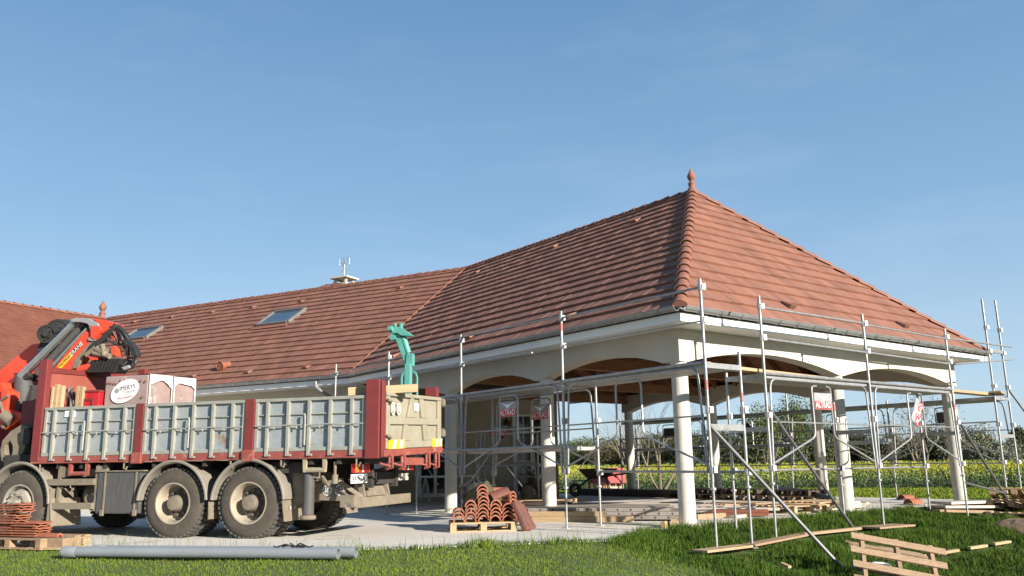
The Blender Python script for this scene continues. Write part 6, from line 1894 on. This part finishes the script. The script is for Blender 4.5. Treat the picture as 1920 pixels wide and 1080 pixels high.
# seeding stalks along the edge of the concrete
k = 900
q = rng.integers(0, len(x), 30000)
sd = pdist(x[q], y[q], FR, False)
q = q[(sd < 0.25) & (x[q] > -6)][:k]
blades('lawn_grass', x[q], y[q], rng.uniform(0.14, 0.30, len(q)), np.full(len(q), 0.005), rng.uniform(0.3, 0.9, len(q)), 0.5)
# lawn beyond the patio, short
x, y = in_front(120000, 1, 30, 21, 34)
ins = inpoly(x, y, PAD); x, y = x[~ins], y[~ins]
blades('far_lawn_grass', x, y, rng.uniform(0.04, 0.10, len(x)), rng.uniform(0.02, 0.035, len(x)), 0.93 + rng.normal(0, 0.12, len(x)))

# field of rapeseed in flower
EDGE = [(-8, 35.5), (2.5, 34.0), (10.7, 32.7), (15.3, 30.2), (22, 27.5), (32, 24)]
def edge_y(x): return np.interp(x, [e[0] for e in EDGE], [e[1] for e in EDGE])
n = 520000
Yd = 24 + (rng.random(n) ** 1.8) * 62
x = rng.uniform(-0.05, 0.68, n) * Yd; y = Yd
d = y - edge_y(x)
ok = (d > 0) & (x > 0.5 - 2); x, y, d = x[ok], y[ok], d[ok]
hgt = (0.42 + 0.43 * np.clip(d / 3.0, 0, 1)) * (0.85 + 0.3 * value_noise(x + 50, y + 50, 1.5, 5))
u = rng.random(len(x)) ** 0.75
z = zground(x, y) + hgt * u
patch = value_noise(x + 80, y + 80, 2.2, 6)
top = (u > 0.66) & (rng.random(len(x)) < (0.7 + 0.5 * patch) * np.clip(0.35 + d / 2.5, 0, 1) * np.clip(1.4 - np.maximum(x - 16, 0) / 18, 0.35, 1))
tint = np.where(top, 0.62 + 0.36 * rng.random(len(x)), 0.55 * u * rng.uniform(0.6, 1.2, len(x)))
D = rng.normal(size=(len(x), 3)); D[:, 2] = np.abs(D[:, 2]) + 0.5; D /= np.linalg.norm(D, axis=1)[:, None]
sc_ = np.clip(y / 38, 0.8, 1.7)
S = np.where(top, rng.uniform(0.03, 0.065, len(x)), rng.uniform(0.07, 0.17, len(x))) * sc_
o = leaf_mesh('rapeseed_crop', 'rape', np.stack([x, y, z], 1), D, S, S * np.where(top, 0.8, 0.35), tint)
tag(o, kind='stuff')
M['crop'] = mat('crop_soil', (0.10, 0.12, 0.03), (0.06, 0.08, 0.025), 0.5, 0.95)
b = MB()
nx_ = 40
xs_ = np.linspace(-8, 60, nx_)
ye = [float(np.interp(t, [e[0] for e in EDGE] + [70], [e[1] for e in EDGE] + [12])) for t in xs_]
vs = []
for t, e in zip(xs_, ye):
    for yy in (e + 0.6, e + 2.5, e + 8, e + 20, e + 60):
        hh = 0.05 if yy == e + 0.6 else 0.42
        vs.append((t * (1 if yy < e + 20 else 1 + (yy - e - 8) / 60), yy, zg(t, yy) + hh))
b.add(vs, [(i * 5 + j, (i + 1) * 5 + j, (i + 1) * 5 + j + 1, i * 5 + j + 1) for i in range(nx_ - 1) for j in range(4)])
o = b.build('field', 'crop', None, smooth=True); tag(o, kind='structure')

# shrubs and hedge
def crown_points(c, rx, ry, rz, n, seed, lumps=9, hollow=0.35):
    r = np.random.default_rng(seed)
    L = r.normal(size=(lumps, 3)); L /= np.linalg.norm(L, axis=1)[:, None]; L[:, 2] = np.abs(L[:, 2]) * 0.9 - 0.15
    ctr = L * r.uniform(0.35, 0.75, (lumps, 1)); rad = r.uniform(0.28, 0.55, lumps)
    i = r.integers(0, lumps, n)
    p = r.normal(size=(n, 3)); p /= np.linalg.norm(p, axis=1)[:, None]
    p *= (r.random(n) ** 0.45)[:, None] * rad[i][:, None]
    q = ctr[i] + p
    t = 0.5 + 0.35 * (r.random(lumps)[i] - 0.5) + r.normal(0, 0.15, n)
    q = q * np.array([rx, ry, rz]) + np.array([c[0], c[1], c[2] + rz * 0.62])
    return q, t
def shrub(name, label, cat, c, rx, ry, rz, n, m, seed, leaf=0.16, group=None, twigs=0):
    c = V(c); n = int(n * 2.2); leaf *= 0.66
    t = thing(name, label, cat, c, group)
    q, tn = crown_points((c.x, c.y, c.z), rx, ry, rz, n, seed)
    D = rng.normal(size=(n, 3)); D /= np.linalg.norm(D, axis=1)[:, None]
    S = rng.uniform(0.6, 1.3, n) * leaf
    leaf_mesh('crown', m, q, D, S, S * 0.6, tn, t)
    rg = random.Random(seed); b = MB()
    for k in range(7 + twigs):
        a = rg.uniform(0, 6.28); l = rg.uniform(0.5, 1.25 if twigs else 0.9)
        p0 = c + V((rg.uniform(-0.1, 0.1) * rx, rg.uniform(-0.1, 0.1) * ry, -0.05))
        p1 = c + V((math.cos(a) * rx * 0.35, math.sin(a) * ry * 0.35, rz * 0.6 * l))
        p2 = c + V((math.cos(a) * rx * 0.7 * l, math.sin(a) * ry * 0.7 * l, rz * 1.25 * l))
        b.tube([p0, p1, p2], [0.05, 0.035, 0.01], 5)
    b.build('stem', 'bark', t)
    return t
def at(x, y, Y):
    p = PY(x, y, Y); return p
HP = [  # photo x of the middle, distance, half width, height, kind, label
    (1072, 78, 3.2, 3.0, 'leafg', 'green hedge shrub behind the yellow field, just right of the house corner'),
    (1108, 80, 3.4, 2.8, 'leafg', 'mid green hedge shrub behind the wheelbarrow'),
    (1140, 76, 3.0, 2.7, 'leafb', 'brownish green hedge shrub behind the toy house'),
    (1172, 80, 3.2, 2.9, 'leafg', 'green hedge shrub between the toy house and the bare tree'),
    (1212, 74, 3.2, 2.9, 'leafd', 'dark hedge shrub left of the bare tree trunk'),
    (1258, 70, 3.0, 3.0, 'leafd', 'dark hedge shrub directly behind the bare tree'),
    (1305, 72, 3.2, 3.4, 'leafd', 'dark hedge shrub behind the corner column'),
    (1352, 66, 3.0, 3.3, 'leafd', 'dark hedge shrub right of the corner column'),
    (1402, 64, 2.8, 2.9, 'leafd', 'dark hedge shrub left of the tall round bush'),
    (1440, 52, 1.9, 3.4, 'leafg', 'left lobe bush of the tall pair rising above the hedge'),
    (1490, 54, 2.4, 3.9, 'leafg', 'tall round green bush rising above the hedge behind the gable scaffold'),
    (1545, 56, 1.8, 3.0, 'leafg', 'green bush just left of the sunlit second column'),
    (1598, 58, 2.2, 2.5, 'leafd', 'dark hedge shrub behind the sunlit second column'),
    (1650, 57, 2.2, 2.6, 'leafd', 'dark hedge shrub behind the middle gable scaffold post'),
    (1700, 58, 2.2, 2.5, 'leafd', 'dark hedge shrub left of the budding tree'),
    (1745, 60, 2.2, 2.6, 'leafd', 'dark hedge shrub under the budding tree'),
    (1790, 58, 2.2, 2.7, 'leafd', 'dark hedge shrub behind the last gable column'),
    (1826, 54, 2.0, 2.5, 'blossom', 'pale blossoming shrub right of the last gable column'),
    (1868, 50, 1.9, 1.7, 'blossom', 'low pale blossoming shrub behind the tall corner posts'),
    (1905, 52, 1.9, 1.3, 'leafd', 'low green shrub at the right edge beside the blossoming shrubs'),
]
for i, (px, Y, rx, hh, m, lb) in enumerate(HP):
    p = at(px, 880, Y)
    shrub('hedge_shrub' if m != 'blossom' else 'blossoming_shrub', lb, 'shrub', (p.x, Y, zg(p.x, Y) - 0.1), rx, rx * 0.8, hh * 0.88, 5200, m, 100 + i, 0.20, 'shrubs in the hedge behind the field', twigs=6 if m in ('leafg', 'blossom') else 0)
# far trees on the rise at the right and behind the hedge on the left
for i, (px, Y, rx, hh, lb) in enumerate(((1915, 150, 3.5, 3.6, 'small dark tree clump on the far green rise at the right edge'), (1120, 170, 10, 5.0, 'far low tree seen over the hedge behind the wheelbarrow'), (1225, 180, 10, 5.5, 'far low tree seen over the hedge behind the bare tree'), (1330, 190, 11, 5.5, 'far low tree seen over the hedge right of the corner column'))):
    p = at(px, 860, Y)
    shrub('far_tree', lb, 'tree', (p.x, Y, zg(p.x, Y) - 0.3), rx, rx * 0.7, hh, 2600, 'leafd', 300 + i, 0.6, 'far trees beyond the hedge')

# bare and budding trees
def bare_tree(name, label, c, H, spread, seed, stems=5, leaves=0, depth=5, trunk=0.11, m='leafb'):
    rg = random.Random(seed); c = V(c)
    t = thing(name, label, 'tree', c)
    tr = MB(); tw = MB(); tips = []
    def grow(p, d, L, r, lev):
        k = 3; pts = [p]; rs = [r]
        for i in range(k):
            d = (d + V((rg.gauss(0, 0.10), rg.gauss(0, 0.10), 0.06 + rg.gauss(0, 0.05)))).normalized()
            pts.append(pts[-1] + d * (L / k)); rs.append(r * (1 - 0.38 * (i + 1) / k))
        (tr if lev < 2 else tw).tube(pts, rs, 6 if lev < 2 else 4, caps=False)
        if lev >= depth: tips.append(pts[-1]); return
        nb = rg.choice((2, 3, 3)) if lev < 3 else 2
        for j in range(nb):
            a = rg.uniform(0, 6.28); s = rg.uniform(0.28, 0.62)
            o = d.orthogonal().normalized(); o2 = d.cross(o)
            nd = (d + (o * math.cos(a) + o2 * math.sin(a)) * s).normalized()
            q = pts[-1] if j < 2 else pts[2]
            grow(q, nd, L * rg.uniform(0.62, 0.88), rs[-1] * rg.uniform(0.62, 0.85), lev + 1)
            tips.append(q)
    for s in range(stems):
        a = 2 * math.pi * s / stems + rg.uniform(-0.4, 0.4)
        grow(c + V((math.cos(a) * 0.08, math.sin(a) * 0.08, -0.05)), V((math.cos(a) * spread, math.sin(a) * spread, 1)).normalized(), H * 0.30, trunk * rg.uniform(0.55, 0.9), 0)
    tr.build('trunk', 'bark', t, smooth=True)
    tw.build('twigs', 'bark', t)
    if leaves:
        P = np.array([tips[rg.randrange(len(tips))] for _ in range(leaves)]) + rng.normal(0, 0.12, (leaves, 3))
        D = rng.normal(size=(leaves, 3)); D /= np.linalg.norm(D, axis=1)[:, None]
        S = rng.uniform(0.06, 0.13, leaves)
        leaf_mesh('crown', m, P, D, S, S * 0.6, rng.random(leaves), t)
    return t
bare_tree('bare_tree', 'leafless many stemmed tree on the lawn between the corner column and the far columns', (5.25, 31.2, 0), 4.9, 0.50, 11, 4, 0, 5, 0.075)
p = at(1728, 880, 49)
bare_tree('budding_tree', 'sparse budding tree above the hedge behind the tilted sign', (p.x, 49, 0), 4.6, 0.35, 4, 5, 900, 5, 0.10)
p = at(1660, 880, 56)
bare_tree('budding_tree', 'thin budding tree above the hedge behind the middle gable scaffold post', (p.x, 56, 0), 3.9, 0.35, 8, 5, 500, 5, 0.09)
p = at(1180, 880, 70)
bare_tree('bare_tree', 'distant leafless tree above the hedge beside the toy house', (p.x, 70, 0), 7.0, 0.4, 21, 5, 0, 5, 0.12)
